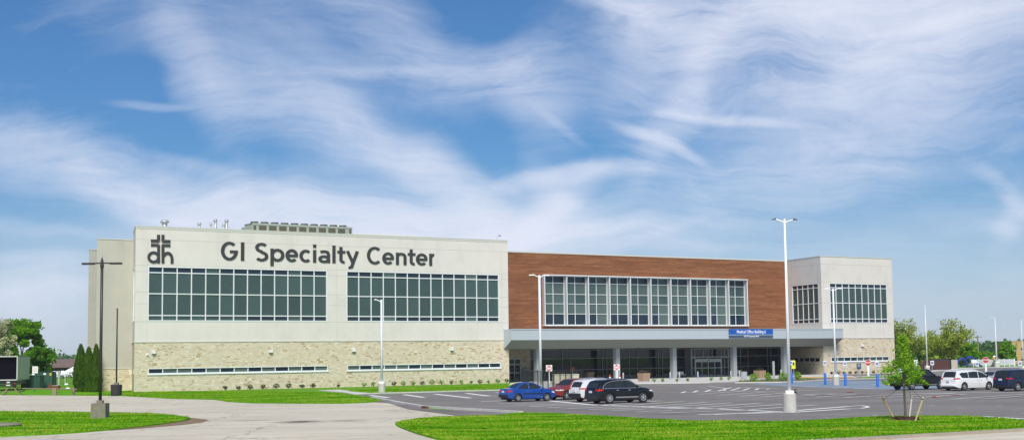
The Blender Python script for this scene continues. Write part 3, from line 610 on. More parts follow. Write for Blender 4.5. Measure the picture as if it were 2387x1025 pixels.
for ch_, a, b in line:
    s0, _ = FG.at(a, 590); s1, _ = FG.at(b, 590)
    sc_ = zc0 - zb0; m = MB()
    KX = .70
    for k, st in enumerate(glyph(ch_, (s1-s0)/sc_*KX, .71, .138)):
        cl = (ch_ == 'p' and k == 1) or (ch_ == 'a' and k == 1)
        stroke(m, FG, [(s0*KX+x*sc_, zb0+y*sc_) for x, y in st], .138*sc_, k, closed=cl, kx=1/KX)
    m.build('letter', SIGNK, sg)
# emblem: cross of mitred bars over the letters d and h
em = bparent('emblem_sign', 0, 0, 0, 'charcoal cross and dh emblem high on the left of the cream wall', 'sign'); em.location = O0
EX = lambda x, y: FG.at(320+x/9.32, 530+y/9.32)
def poly(pts, name):
    m = MB(); q = ccw([EX(*p) for p in pts]); n = len(q)
    vs = [FG.p(s, d, z) for d in (.09, .02) for s, z in q]; m.add(vs, [tuple(range(n))] + [(i, n+i, n+(i+1)%n, (i+1)%n) for i in range(n)]); m.build(name, SIGNK, em)
poly([(425,158),(490,158),(490,312),(425,255)], 'cross_bar'); poly([(523,158),(585,158),(585,258),(523,312)], 'cross_bar')
poly([(293,258),(420,260),(478,325),(293,322)], 'cross_bar'); poly([(595,268),(715,272),(715,337),(535,330)], 'cross_bar')
poly([(293,352),(475,355),(425,412),(293,412)], 'cross_bar'); poly([(530,360),(715,365),(715,425),(592,418)], 'cross_bar')
m = MB()
q = ccw([EX(*p) for p in [(430,425),(490,372),(490,775),(430,775)]]); vs = [FG.p(s, d, z) for d in (.09, .02) for s, z in q]; m.add(vs, [(0,1,2,3)]+[(i,4+i,4+(i+1)%4,(i+1)%4) for i in range(4)])
c0 = EX(350,645); cr = EX(462,645)[0]-c0[0]; rz = c0[1]-EX(350,747)[1]
stroke(m, FG, arc(c0[0], c0[1], cr*.93, rz, 0, 360, 26)[:-1], .30, 1, closed=True); m.build('letter', SIGNK, em)
m = MB(); q = ccw([EX(*p) for p in [(523,372),(585,425),(585,775),(523,775)]]); vs = [FG.p(s, d, z) for d in (.09, .02) for s, z in q]; m.add(vs, [(0,1,2,3)]+[(i,4+i,4+(i+1)%4,(i+1)%4) for i in range(4)])
a = EX(560,560); b = EX(752,780); tp = EX(655,555); k0 = EX(752,690)
rx = (k0[0]-EX(560,690)[0])/2; cxx = k0[0]-rx
stroke(m, FG, arc(cxx, k0[1], rx, tp[1]-k0[1], 150, 0, 14)+[(k0[0], b[1])], .33, 2); m.build('letter', SIGNK, em)
# text from the built-in font for small signs
def text(body, size, mat, parent, loc, rot=(math.pi/2,0,0), off=.0, ext=.004, sx=1., name='lettering'):
    cu = bpy.data.curves.new(name, 'FONT'); cu.body = body; cu.size = size; cu.align_x = 'CENTER'; cu.align_y = 'CENTER'; cu.extrude = ext; cu.offset = off; cu.resolution_u = 3
    t = bpy.data.objects.new('tmp', cu); C.objects.link(t); dg = bpy.context.evaluated_depsgraph_get()
    me = bpy.data.meshes.new_from_object(t.evaluated_get(dg)); bpy.data.objects.remove(t); me.materials.clear(); me.materials.append(mat)
    me.transform(Matrix.Diagonal((sx, 1, 1, 1)))
    o = bpy.data.objects.new(name, me); C.objects.link(o); o.parent = parent; o.location = loc; o.rotation_euler = rot; return o
FCn = Frame(0, 1.82, 120, 1.82)
s0, zt = FCn.at(1698, 766); s1, _ = FCn.at(1800, 766); zb = FCn.at(1750, 786.3)[1]; zt = FCn.at(1750, 765.8)[1]
w = O0 + UD*s0 + VD*1.83; cs_ = empty('canopy_sign', (w.x, w.y, zb), 'blue Medical Office Building 6 sign on the canopy fascia', 'sign', rotz=ROT)
Ls = s1-s0; hs = zt-zb; zm = hs*.32
m = MB(); m.box(0, Ls, -.14, 0, zm+.02, hs); m.build('panel', BLUE, cs_); m = MB(); m.box(0, Ls, -.13, 0, 0, zm-.02); m.build('address_panel', SLATE, cs_); m = MB(); m.box(0, Ls, -.145, 0, zm-.02, zm+.02); m.build('divider', WHITE, cs_)
tt = text('Medical Office Building 6', .62, TXT, cs_, (Ls/2, -.15, (zm+hs)/2), off=.010); tt.data.transform(Matrix.Scale(Ls*.66/tt.dimensions.x if tt.dimensions.x else 1, 4, (1,0,0)))
t2 = text('4219 Gateway Blvd', .34, TXT, cs_, (Ls/2, -.14, zm/2), off=.005); bpy.context.view_layer.update()
for t_, fr_ in ((tt, .66), (t2, .34)):
    wv = max(v.co.x for v in t_.data.vertices)-min(v.co.x for v in t_.data.vertices); t_.data.transform(Matrix.Diagonal((Ls*fr_/wv,1,1,1)))
# wall lights
wl = [(FG,357,820,'small white wall light nearest the left corner of the stone wall'),(FG,630,817.5,'white wall light over the middle of the left window strip'),(FG,823.5,815.5,'white wall light over the start of the right window strip'),(FG,1052,813,'white wall light on the stone wall nearest the canopy'),(FR,2009,804,'white wall light on the right stone block')]
for fr_, px, py, lab in wl:
    s, z = fr_.at(px, py); x_, y_, _ = fr_.p(s, .0, z); w = O0 + UD*x_ - VD*y_; e = empty('wall_light', (w.x, w.y, z), lab, 'wall light', 'wall lights on the stone base', rotz=ROT)
    m = MB(); m.box(-.2,.2,-.28,-.02,-.17,.17); m.box(-.12,.12,-.02,0,-.12,.12); m.build('housing', WHITE, e); m = MB(); m.box(-.17,.17,-.26,-.05,-.18,-.17); m.build('lens', GALV, e)
s, z = FG.at(343, 826); w = O0+UD*s; m = MB(); m.lathe([(0,.2),(.1,.18),(.12,.05),(.12,0)], (0,0,0), (0,-1,0), 12); tag(m.build('security_camera', WHITE, loc=(w.x,w.y,z), rotz=ROT), 'tiny round white camera at the left end of the stone wall', 'camera')
# ------------------------------------------------------------------ light poles
def head(m, d, L, w, drop=0):       # flat cobra luminaire pointing along +x*d
    m.box(min(.12*d, L*d), max(.12*d, L*d), -w/2, w/2, -.05, .05)
def pole(name, px, py, hgt, base, label, arms, mat, headm, r0=.11, r1=.07, basem=None, yaw=0, group='light poles', loc=None):
    g = G(px, py) if loc is None else loc; e = empty(name, g, label, 'light pole', group, rotz=yaw)
    bh, bw = base
    if bh:
        m = MB(); m.lathe([(bw/2,-.1),(bw/2,bh-.04),(bw/2-.04,bh),(0,bh)], (0,0,0), n=24) if basem is not CONCO else m.box(-bw/2,bw/2,-bw/2,bw/2,-.1,bh); m.build('concrete_base', basem or CONC, e)
        m = MB(); m.box(-r0*2.2,r0*2.2,-r0*2.2,r0*2.2,bh,bh+.18); m.build('base_cover', mat, e)
    m = MB(); m.rod((0,0,bh), (0,0,hgt), r0, r1, 12); m.build('pole', mat, e, True)
    for d, dz, L in arms:
        m = MB(); m.tube([(0,0,hgt-.25),(.18*d,0,hgt-.15+dz*.5),(.55*d,0,hgt+dz)], [.05,.045,.04], 8)
        m.v = [(x, y, z) for x, y, z in m.v]
        a = m.build('arm', mat, e); m = MB()
        x0, x1 = .5*d, L*d
        m.add([(x0,-.14,hgt+dz-.03),(x1,-.17,hgt+dz-.05),(x1,.17,hgt+dz-.05),(x0,.14,hgt+dz-.03),(x0,-.12,hgt+dz+.07),(x1-.1*d,-.14,hgt+dz+.03),(x1-.1*d,.14,hgt+dz+.03),(x0,.12,hgt+dz+.07)],
              [(0,1,2,3),(7,6,5,4),(0,4,5,1),(1,5,6,2),(2,6,7,3),(3,7,4,0)][::1])
        m.build('lamp_head', headm, e)
    return e
def htop(px, py, gx, gy): g = G(gx, gy); return V(px, py, g.y).z
pole('light_pole', 233, 975.5, htop(231,606,233,975.5), (.0,.9), 'dark bronze pole with two lamp arms on the left lawn island', [], DARKM, DARKM, .10, .085)
e = [o for o in C.objects if o.name.startswith('light_pole')][-1]
hh = htop(231,606,233,975.5); m = MB(); m.box(-.45,.45,-.45,.45,-.1,.96); m.build('concrete_base', CONCO, e); m = MB(); m.box(-.18,.18,-.18,.18,.96,1.14); m.build('base_cover', CONCO, e)
m = MB(); m.lathe([(.10,hh-.5),(.12,hh-.35),(.09,hh-.1),(.03,hh+.15),(0,hh+.2)], (0,0,0), n=12); m.build('finial', DARKM, e)
for d in (-1, 1):
    m = MB(); m.rod((0,0,hh-.18), (d*.55,0,hh-.20), .045); m.build('arm', DARKM, e); m = MB(); m.box(*sorted((d*.5,d*1.22)),-.17,.17,hh-.28,hh-.16); m.build('lamp_head', DARKM, e)
p = pole('light_pole', 271, 922, htop(270,718,271,922), (0,.9), 'headless dark pole standing in a black barrel base', [], DARKM, DARKM, .09, .07)
m = MB(); m.lathe([(.50,-.05),(.55,.3),(.56,.8),(.58,1.05),(.50,1.15),(0,1.15)], (0,0,0), n=18); m.build('barrel_base', M('charred_barrel', (.03,.028,.03), .8, var=.7, vs=9), p); m = MB(); m.box(-.2,.2,-.2,.2,1.15,1.35); m.build('base_cover', CONCO, p)
pole('light_pole', 890, 914.5, htop(886,698,890,914.5), (.93,.72), 'white pole with one short lamp arm in front of the stone wall', [(-1,.02,.75)], WHITE, WHITE, .13, .09)
pole('light_pole', 1261, 909, htop(1258,641,1261,909), (.3,.7), 'white pole with two lamp arms behind the blue sedan', [(-1,.03,1.1),(1,-.02,1.05)], WHITE, WHITE, .15, .11)
pole('light_pole', 1842, 959, htop(1823,510,1842,959), (1.10,.78), 'tallest white pole with round concrete base at the front of the parking lot', [(-1,.0,.78),(1,-.05,.78)], WHITE, DARKM, .115, .06, yaw=rad(-8))
pole('light_pole', 1949, 897, htop(1946,672,1949,897), (.93,.72), 'white pole with two lamp arms among the blue accessible bay posts', [(-1,0,.95),(1,0,.95)], WHITE, WHITE, .12, .08)
pole('light_pole', 2162, 867, htop(2158,710,2162,867), (.85,.85), 'bare white pole behind the black pickup and white minivan', [], WHITE, WHITE, .15, .03)
pole('light_pole', 2324, 855, htop(2321,739,2324,855), (.9,.9), 'slender white pole with a hooked arm near the stop sign on the right', [(-1,.0,.8)], WHITE, WHITE, .17, .035)
pole('light_pole', 2113, 851, htop(2112,751,2113,851), (0,1), 'distant white pole with two lamp arms over the young tree', [(-1,0,1.9),(1,0,1.9)], WHITE, WHITE, .16, .13)
pole('light_pole', 2386, 870, htop(2386,745,2386,870), (.9,.8), 'white pole cut by the right edge beyond the navy car', [], WHITE, WHITE, .06, .03)
# utility pole with cross arm
g_ = atY(2281, 430); hu = V(2280, 781, 430).z; e = empty('utility_pole', g_, 'wooden utility pole with a cross arm in front of the distant woods', 'utility pole')
m = MB(); m.rod((0,0,0),(0,0,hu),.28,.2,8); m.build('pole', TIMBER, e); m = MB(); m.box(-1.3,1.3,-.1,.1,hu-.6,hu-.35); m.build('crossarm', TIMBER, e)
g_ = atY(78, 330); hu = V(68, 782, 330).z
# ------------------------------------------------------------------ signs
def plate(m, w, h, y, t=.02, z=0, mi=0, r=0): m.box(-w/2, w/2, y-t, y, z-h/2, z+h/2, mi)
def disc(m, r, y, t, z, n=24, mi=0, rot=0, x=0):
    m.lathe([(0,0),(r,0),(r,t),(0,t)], (x, y, z), (0,-1,0), n, mi) if n > 8 else m.add([(x+r*math.cos(rad(22.5+45*i)), y-t, z+r*math.sin(rad(22.5+45*i))) for i in range(8)]+[(x+r*math.cos(rad(22.5+45*i)), y, z+r*math.sin(rad(22.5+45*i))) for i in range(8)], [tuple(range(8))]+[(i,8+i,8+(i+1)%8,(i+1)%8) for i in range(8)]+[tuple(range(15,7,-1))], mi)
def dne(px, py, top, label, w=.76):
    g = G(px, py); H_ = V(px, top, g.y).z; e = empty('do_not_enter_sign', g, label, 'road sign', 'do not enter signs by the entrance', rotz=rad(-2))
    for x in (-.09, .09) if px > 1400 else (0,):
        m = MB(); m.box(x-.05,x+.05,0,.05,0,H_-.1); m.build('post', WHITE, e)
    z = H_-w/2; m = MB(); plate(m, w, w, -.01, z=z); m.build('sign_plate', TXT, e)
    m = MB(); disc(m, w*.44, -.031, .004, z); m.build('red_disc', RED, e); m = MB(); m.box(-w*.34,w*.34,-.042,-.036,z-.065,z+.065); m.build('white_bar', TXT, e)
    text('DO NOT', .15, TXT, e, (0,-.038,z+.17), off=.005); text('ENTER', .15, TXT, e, (0,-.038,z-.17), off=.005)
dne(1280.5, 893.5, 850, 'do not enter sign beside the tan cabinet near the left column')
dne(1438, 886, 848.5, 'do not enter sign on two posts above the parked crossovers')
def stop(px, py, top, label, w=.8, tw=.16):
    g = G(px, py); H_ = V(px, top, g.y).z; e = empty('stop_sign', g, label, 'stop sign', 'red stop signs', rotz=rad(-12))
    m = MB(); m.box(-tw/2-.06,tw/2+.06,0,.12,0,H_-w*.9); m.box(-tw/3,tw/3,.02,.08,H_-w*.9,H_-.1); m.build('post', WHITE, e)
    z = H_-w/2; m = MB(); disc(m, w*.54, -.01, .015, z, 8); m.build('border', TXT, e); m = MB(); disc(m, w*.50, -.027, .004, z, 8); m.build('sign_plate', RED, e)
    text('STOP', .30, TXT, e, (0,-.036,z), off=.008)
stop(2024.5, 877, 837.5, 'red stop sign on a white post by the right stone wall')
stop(2299, 869.5, 831.5, 'red stop sign on a white post above the white minivan hood', .88)
def wheelchair(m, y, z, s):
    disc(m, .08*s, y, .004, z+.34*s, 10, x=-.04*s)
    def seg(a, b, w=.05):
        a = Vector(a)*s; b = Vector(b)*s; d = (b-a).normalized(); n = Vector((-d.y,d.x))*w*s/2
        m.add([(q.x, y-.004, z+q.y) for q in (a+n,a-n,b-n,b+n)], [(3,2,1,0)])
    seg((-.04,.26),(-.02,-.02),.08); seg((-.02,-.02),(.18,-.04),.07); seg((.18,-.04),(.26,-.28),.07)
    for i in range(10):
        a0 = rad(110+i*22); a1 = rad(110+(i+1)*22); seg((-.05+.2*math.cos(a0),-.12+.2*math.sin(a0)),(-.05+.2*math.cos(a1),-.12+.2*math.sin(a1)),.045)
def hc(px, py, top, label, bollard=True, sw=.32, sh=.48):
    g = G(px, py); H_ = V(px, top, g.y).z; e = empty('accessible_parking_sign', g, label, 'parking sign', 'wheelchair parking signs', rotz=rad(-8))
    bh = 0
    if bollard:
        bh = 1.32; m = MB(); m.lathe([(.14,0),(.14,bh-.1),(.10,bh-.02),(0,bh)], (0,0,0), n=16); m.build('bollard', BLUEP, e, True)
    m = MB(); m.box(-.03,.03,-.02,.02,bh,H_-.05); m.build('post', GALV, e)
    m = MB(); plate(m, sw, sh, -.03, z=H_-sh/2); m.build('sign_plate', TXT, e); m = MB(); m.box(-sw*.36,sw*.36,-.055,-.052,H_-sh*.78,H_-sh*.22)
    m.build('blue_symbol', BLUE, e); m = MB(); wheelchair(m, -.058, H_-sh*.5, sh*.62); m.build('wheelchair_symbol', TXT, e)
hc(1846, 894, 839.5, 'wheelchair parking sign and blue bollard just right of the tallest white pole')
hc(1924, 896.5, 840, 'wheelchair parking sign and blue bollard left of the white pole at the accessible bays')
hc(1971, 898.5, 841, 'wheelchair parking sign and blue bollard right of the white pole at the accessible bays')
hc(2046, 901.5, 841.5, 'wheelchair parking sign and blue bollard just left of the young tree')
hc(2098, 905, 858, 'blue bollard almost hidden behind the young tree crown')
hc(2174, 872, 840, 'wheelchair sign on a plain post before the brown dumpster wall', False, .5, .62)
hc(2278, 868, 843, 'wheelchair sign on a plain post left of the far stop sign', False, .5, .62)
hc(2379, 872, 841, 'wheelchair sign on a plain post in front of the tan building', False, .5, .62)
g_ = G(1851, 892); e = empty('pedestrian_sign', g_, 'fluorescent yellow sign behind the tallest white pole', 'road sign', rotz=rad(-8)); hh = V(1851, 839, g_.y).z
m = MB(); m.box(-.03,.03,0,.05,0,hh); m.build('post', GALV, e); m = MB(); plate(m,.42,.95,-.005,z=hh-.48); m.build('sign_plate', YEL, e); m = MB(); plate(m,.2,.3,-.03,z=hh-.4); m.build('symbol', BLKM, e)
g_ = G(2002.5, 873.5); e = empty('information_sign', g_, 'navy information panel on a grey post by the right stone wall', 'sign', rotz=ROT*.5); hh = V(2002, 846, g_.y).z
m = MB(); m.box(-.13,.13,0,.12,0,hh); m.build('post', GALV, e); m = MB(); plate(m,.72,.86,-.003,.05,z=hh-.43); m.build('sign_panel', SLATE, e); m = MB()
for i, w_ in enumerate((.3,.46,.4)): m.box(-w_/2,w_/2,-.057,-.054,hh-.2-.14*i,hh-.16-.14*i)
m.build('lettering', TXT, e)
g_ = G(1804, 883); hh = V(1804, 841, g_.y).z; m = MB(); m.box(-.14,.14,-.05,.05,0,hh); tag(m.build('post_panel', GALV, loc=g_), 'tall narrow grey post left of the rightmost canopy column', 'post')
g_ = G(2136, 871); hh = V(2136, 838, g_.y).z; e = empty('notice_sign', g_, 'small white notice sign behind the young tree crown', 'sign'); m = MB(); m.box(-.04,.04,0,.05,0,hh); m.build('post', GALV, e); m = MB(); plate(m,.6,.9,-.004,z=hh-.45); m.build('sign_plate', TXT, e)
# bollards, planters, benches, bins by the entrance
def stdbol(px, py, label):
    m = MB(); m.lathe([(.1,0),(.1,.95),(.06,1.03),(0,1.04)], (0,0,0), n=14); tag(m.build('bollard', GALV, loc=G(px, py, .06), smooth=True), label, 'bollard', 'grey steel bollards along the entrance')
for px, py, lab in [(1243,886,'grey bollard behind the fence, left of the leftmost canopy column'),(1270,886,'grey bollard just left of the left do not enter sign'),(1453,886,'grey bollard right of the second do not enter sign'),(1562.5,884.5,'grey bollard at the left edge of the third canopy column'),(1584,884,'grey bollard in front of the left bench'),(1627,883,'grey bollard in front of the sliding doors'),(1704,881.5,'grey bollard at the fourth canopy column'),(1724,880.5,'grey bollard just left of the grey litter bin'),(1821,877.5,'grey bollard at the rightmost canopy column')]: stdbol(px, py, lab)
LEAFG = leaf('leaf_green', (.07,.20,.008), (.25,.52,.02), .5); LEAFD = leaf('leaf_dark', (.02,.05,.012), (.06,.12,.02)); LEAFB = leaf('leaf_bright', (.14,.33,.010), (.40,.64,.05), .5); LEAFY = leaf('leaf_olive', (.20,.27,.03), (.55,.64,.10), .5); LEAFW = leaf('blossom_cream', (.22,.27,.09), (.80,.80,.52), .4); LEAFF = leaf('leaf_far', (.05,.13,.055), (.16,.30,.11), .45); LEAFA = leaf('leaf_cedar', (.03,.085,.010), (.14,.25,.022)); FLOW = leaf('flower_purple', (.25,.02,.2), (.6,.3,.5))
TIPS = leaf('leaf_young', (.10,.20,.02), (.24,.36,.06))
def cards(m, pts, size, mi=0, r=rnd, flat=.0):
    for p in pts:
        s = size * r.uniform(.6, 1.3); a = Vector((r.gauss(0,1), r.gauss(0,1), r.gauss(0,1)*(1-flat))).normalized(); b = a.orthogonal().normalized(); c = a.cross(b)
        th = r.uniform(0, 6.28); x = (b*math.cos(th)+c*math.sin(th))*s*.5; y = (c*math.cos(th)-b*math.sin(th))*s*.32; p = Vector(p)
        m.add([p-x, p-y*1.0+x*.1, p+x, p+y*1.0+x*.1], [(0,1,2,3)], mi)
def shell(n, c, R, r=rnd, inner=.35, wob=.25):
    ph = [r.uniform(0, 6.28) for _ in range(6)]; out = []
    for _ in range(n):
        d = Vector((r.gauss(0,1), r.gauss(0,1), r.gauss(0,1))).normalized()
        k = 1 + wob*(math.sin(3*d.x+ph[0]+2*d.z)*.5+math.sin(5*d.y+ph[1]-3*d.x)*.3+math.sin(7*d.z+ph[2]+4*d.y)*.3)
        q = r.uniform(inner**3, 1)**(1/3)*k; out.append((c[0]+d.x*R[0]*q, c[1]+d.y*R[1]*q, c[2]+d.z*R[2]*q))
    return out
def bush(name, loc, rx, hgt, n, size, mat, label, cat='shrub', group=None, flowers=None):
    e = empty(name, loc, label, cat, group)
    m = MB(); cards(m, [p for p in shell(n, (0,0,hgt*.55), (rx,rx,hgt*.5)) if p[2] > 0], size); m.build('foliage', mat, e)
    m = MB()
    for i in range(4): a = i*1.7; m.rod((0,0,-.02), (rx*.4*math.cos(a), rx*.4*math.sin(a), hgt*.6), .02, .008, 5)
    m.build('stem', BARKD, e)
    return e
sh1 = [(525,1),(556,.9),(584,1.2),(613.5,1.1),(643.5,1.3),(673,1.3),(705,1),(730,1.1)]
for i, (px, k) in enumerate(sh1):
    s = FG.at(px, 910, .9)[0]; w = O0+UD*s+VD*.9
    bush('low_shrub', (w.x, w.y, .02), .30*k, .48*k, int(110*k), .14, LEAFD, '%s small dark shrub from the left along the cream and stone block' % ORD[i], group='small shrubs at the foot of the stone wall')
sh2 = [(789,.7),(849,1.0),(870.5,1.1),(918,1.1),(940,1.2),(963,1.1),(984.5,1.15),(1006.5,1.35),(1029,1.25),(1052,1.0),(1075,1.1),(1098,.9),(1119,1.1),(1139,.85),(1161,1.2),(1181,1.1)]
for i, (px, k) in enumerate(sh2):
    s = FG.at(px, 903, 1.1)[0]; w = O0+UD*s+VD*1.1
    bush('low_shrub', (w.x, w.y, .03), .30*k, .46*k, int(90*k), .14, LEAFG if i % 3 else LEAFD, '%s small shrub, counted leftwards from the corner by the canopy' % ORD[len(sh2)-1-i], group='small shrubs at the foot of the stone wall')
for i, px in enumerate([1939,1955,1968,1982,1995,2010,2023,2036]):
    s = FR.at(px, 873, .9)[0]; w = O0+UD*(107.1+s)+VD*.9
    bush('low_shrub', (w.x, w.y, .05), .32, .45, 70, .15, LEAFD, '%s small shrub from the left below the right stone block' % ORD[i], group='small shrubs below the right block')
for i, (px, py, k, w_) in enumerate([(1525,890,.75,0),(1545,889,.6,0),(1578,888.5,.6,0),(1603,888,.6,0),(1658,886.5,.65,0),(1681,885.5,.65,0),(1699,884.5,.8,0)]):
    bush('low_shrub', G(px, py, .08), .38*k, .65*k, 80, .13, LEAFG, '%s low green plant from the left in the bed before the lobby glass' % ORD[i], group='low plants in front of the lobby')
for i, (px, py) in enumerate([(1757,889.5),(1791,887.5),(1826,886.5),(1860,885)]):
    bush('bright_shrub', G(px, py, .1), .52, .98, 260, .18, LEAFB, '%s bright green bush from the left on the kerbed planting island' % ORD[i], group='bright bushes on the planting island')
m = MB()
for i in range(500):
    t = rnd.random(); p0 = G(1724+t*176, 890.8-4.5*t+rnd.uniform(-1.2,.8)); cards(m, [(p0.x+rnd.uniform(-.15,.15), p0.y+rnd.uniform(-.3,.3), rnd.uniform(.1,.3))], .16)
tag(m.build('ground_cover', TIPS), 'low strip of leafy ground cover on the planting island', 'ground cover', kind='stuff')
for px, py, lab in [(1501,888,'square tan planter with purple flowers left of the entrance'),(1717.5+54,881,'square tan planter right of the grey litter bin'),(1372,884,'square tan planter behind the parked crossovers')]:
    e = empty('planter', G(px, py, .06), lab, 'planter', 'square planters along the lobby', rotz=ROT)
    m = MB(); m.add([(-.5,-.5,0),(.5,-.5,0),(.5,.5,0),(-.5,.5,0),(-.6,-.6,1.05),(.6,-.6,1.05),(.6,.6,1.05),(-.6,.6,1.05)], [(0,1,5,4),(1,2,6,5),(2,3,7,6),(3,0,4,7),(4,5,6,7)]); m.build('tub', M('planter_tan', (.36,.24,.15), .9) if 'planter_tan' not in bpy.data.materials else bpy.data.materials['planter_tan'], e)
    m = MB(); cards(m, [(rnd.uniform(-.5,.5), rnd.uniform(-.5,.5), rnd.uniform(1.05,1.3)) for _ in range(90)], .2); m.build('foliage', LEAFD, e)
    m = MB(); cards(m, [(rnd.uniform(-.5,.5), rnd.uniform(-.5,.5), rnd.uniform(1.2,1.38)) for _ in range(50 if px < 1600 else 14)], .13); m.build('flowers', FLOW, e)
e = empty('litter_bin', G(1734.5, 882.5, .06), 'round pale grey litter bin between the last two columns', 'litter bin'); m = MB(); m.lathe([(.36,0),(.4,.1),(.4,.95),(.3,1.02)], (0,0,0), n=20)
for i in range(20): a = i*math.pi/10; m.box(.4*math.cos(a)-.015,.4*math.cos(a)+.015,.4*math.sin(a)-.015,.4*math.sin(a)+.015,.05,.95)
m.build('bin_body', GALV, e); m = MB(); m.lathe([(.40,1.0),(.42,1.06),(.25,1.12),(.18,1.1)], (0,0,0), n=20); m.build('lid', BLKM, e)
for px, py, lab in [(1586,880,'grey bench by the lobby glass left of the entrance'),(1722,876.5,'grey bench beside the fourth canopy column')]:
    e = empty('bench', G(px, py, .06), lab, 'bench', 'benches by the lobby', rotz=ROT)
    m = MB(); [m.box(-.85,.85,-.25+i*.13,-.15+i*.13,.42,.46) for i in range(4)]; m.build('seat', GALV, e); m = MB(); [m.box(-.85,.85,.27,.3,.55+i*.12,.63+i*.12) for i in range(3)]; m.build('backrest', GALV, e)
    for x in (-.75,.75): m = MB(); m.box(x-.03,x+.03,-.25,.32,.38,.42); m.box(x-.03,x+.03,-.25,-.2,0,.42); m.box(x-.03,x+.03,.27,.31,0,.9); m.build('leg', BLKM, e)
for px, py, lab in [(1422,886.5,'orange traffic cone left of the second do not enter sign'),(1445,886.5,'orange traffic cone right of the second do not enter sign')]:
    e = empty('traffic_cone', G(px, py, .06), lab, 'traffic cone', 'traffic cones by the kerb'); m = MB(); m.lathe([(.17,.03),(.13,.35)], (0,0,0), n=14); m.lathe([(.10,.5),(.04,.85),(0,.85)], (0,0,0), n=14); m.box(-.22,.22,-.22,.22,0,.03); m.build('cone', M('cone_red', (.6,.05,.03), .6), e); m = MB(); m.lathe([(.13,.35),(.10,.5)], (0,0,0), n=14); m.build('collar', TXT, e)
# transformer cabinet and railings
e = empty('transformer_cabinet', G(1293.5, 909.5, .05), 'tan ribbed transformer cabinet behind black railings', 'cabinet', rotz=rad(4))
wd = (G(1352,909).x-G(1293.5,909).x); hh = V(1300, 873, G(1293,909.5).y).z
m = MB(); m.box(0,wd,.5,2.6,0,hh)
for i in range(22): m.box(wd*(i+.2)/22, wd*(i+.8)/22, .47, .5, .05, hh-.05)
m.box(-.03,wd+.03,.44,2.63,hh-.04,hh+.03); m.build('cabinet_body', BEIGE, e); 
def fence(name, pts, hgt, label, nb, posts=True):
    m = MB(); e = empty(name, pts[0], label, 'fence'); o = pts[0]
    for a, b in zip(pts, pts[1:]):
        a = a-o; b = b-o; d = b-a; n = max(2, int(d.length/nb)); 
        m.rod(a+Vector((0,0,hgt-.1)), b+Vector((0,0,hgt-.1)), .03, n=4); m.rod(a+Vector((0,0,.18)), b+Vector((0,0,.18)), .03, n=4)
        for i in range(n+1): p = a+d*(i/n); m.rod(p+Vector((0,0,.1)), p+Vector((0,0,hgt)), .009, n=4, cap=False)
    m.build('bars', BLKM, e)
    ps = [pts[0]-o]
    for a, b in zip(pts, pts[1:]):
        L_ = (b-a).length; k = max(1, round(L_/2.6)); ps += [(a-o)+(b-a)*(i+1)/k for i in range(k)]
    for p in ps: m = MB(); m.box(p.x-.05,p.x+.05,p.y-.05,p.y+.05,0,hgt+.05); m.build('post', BLKM, e)
tz = lambda px, py: G(px, py, .05)
fence('railing_fence', [tz(1217,891), tz(1232,905), tz(1278,910), tz(1306,912.5), tz(1356,906)], 1.95, 'black railings around the tan transformer cabinet', .17)
fence('railing_fence', [tz(1217,888.5), tz(1300,886.5), tz(1360,885)], 1.9, 'black railings running behind the tan cabinet to the lobby', .17)
m = MB(); w = G(1335, 886, .06); e = empty('notice_post', w, 'small rusty brown sign in front of the lobby glass', 'sign'); hh = V(1336, 856.5, w.y).z; m.box(-.03,.03,0,.05,0,hh); m.build('post', GALV, e); m = MB(); m.box(-.28,.28,-.03,0,hh-.45,hh); m.build('sign_plate', RUST, e)
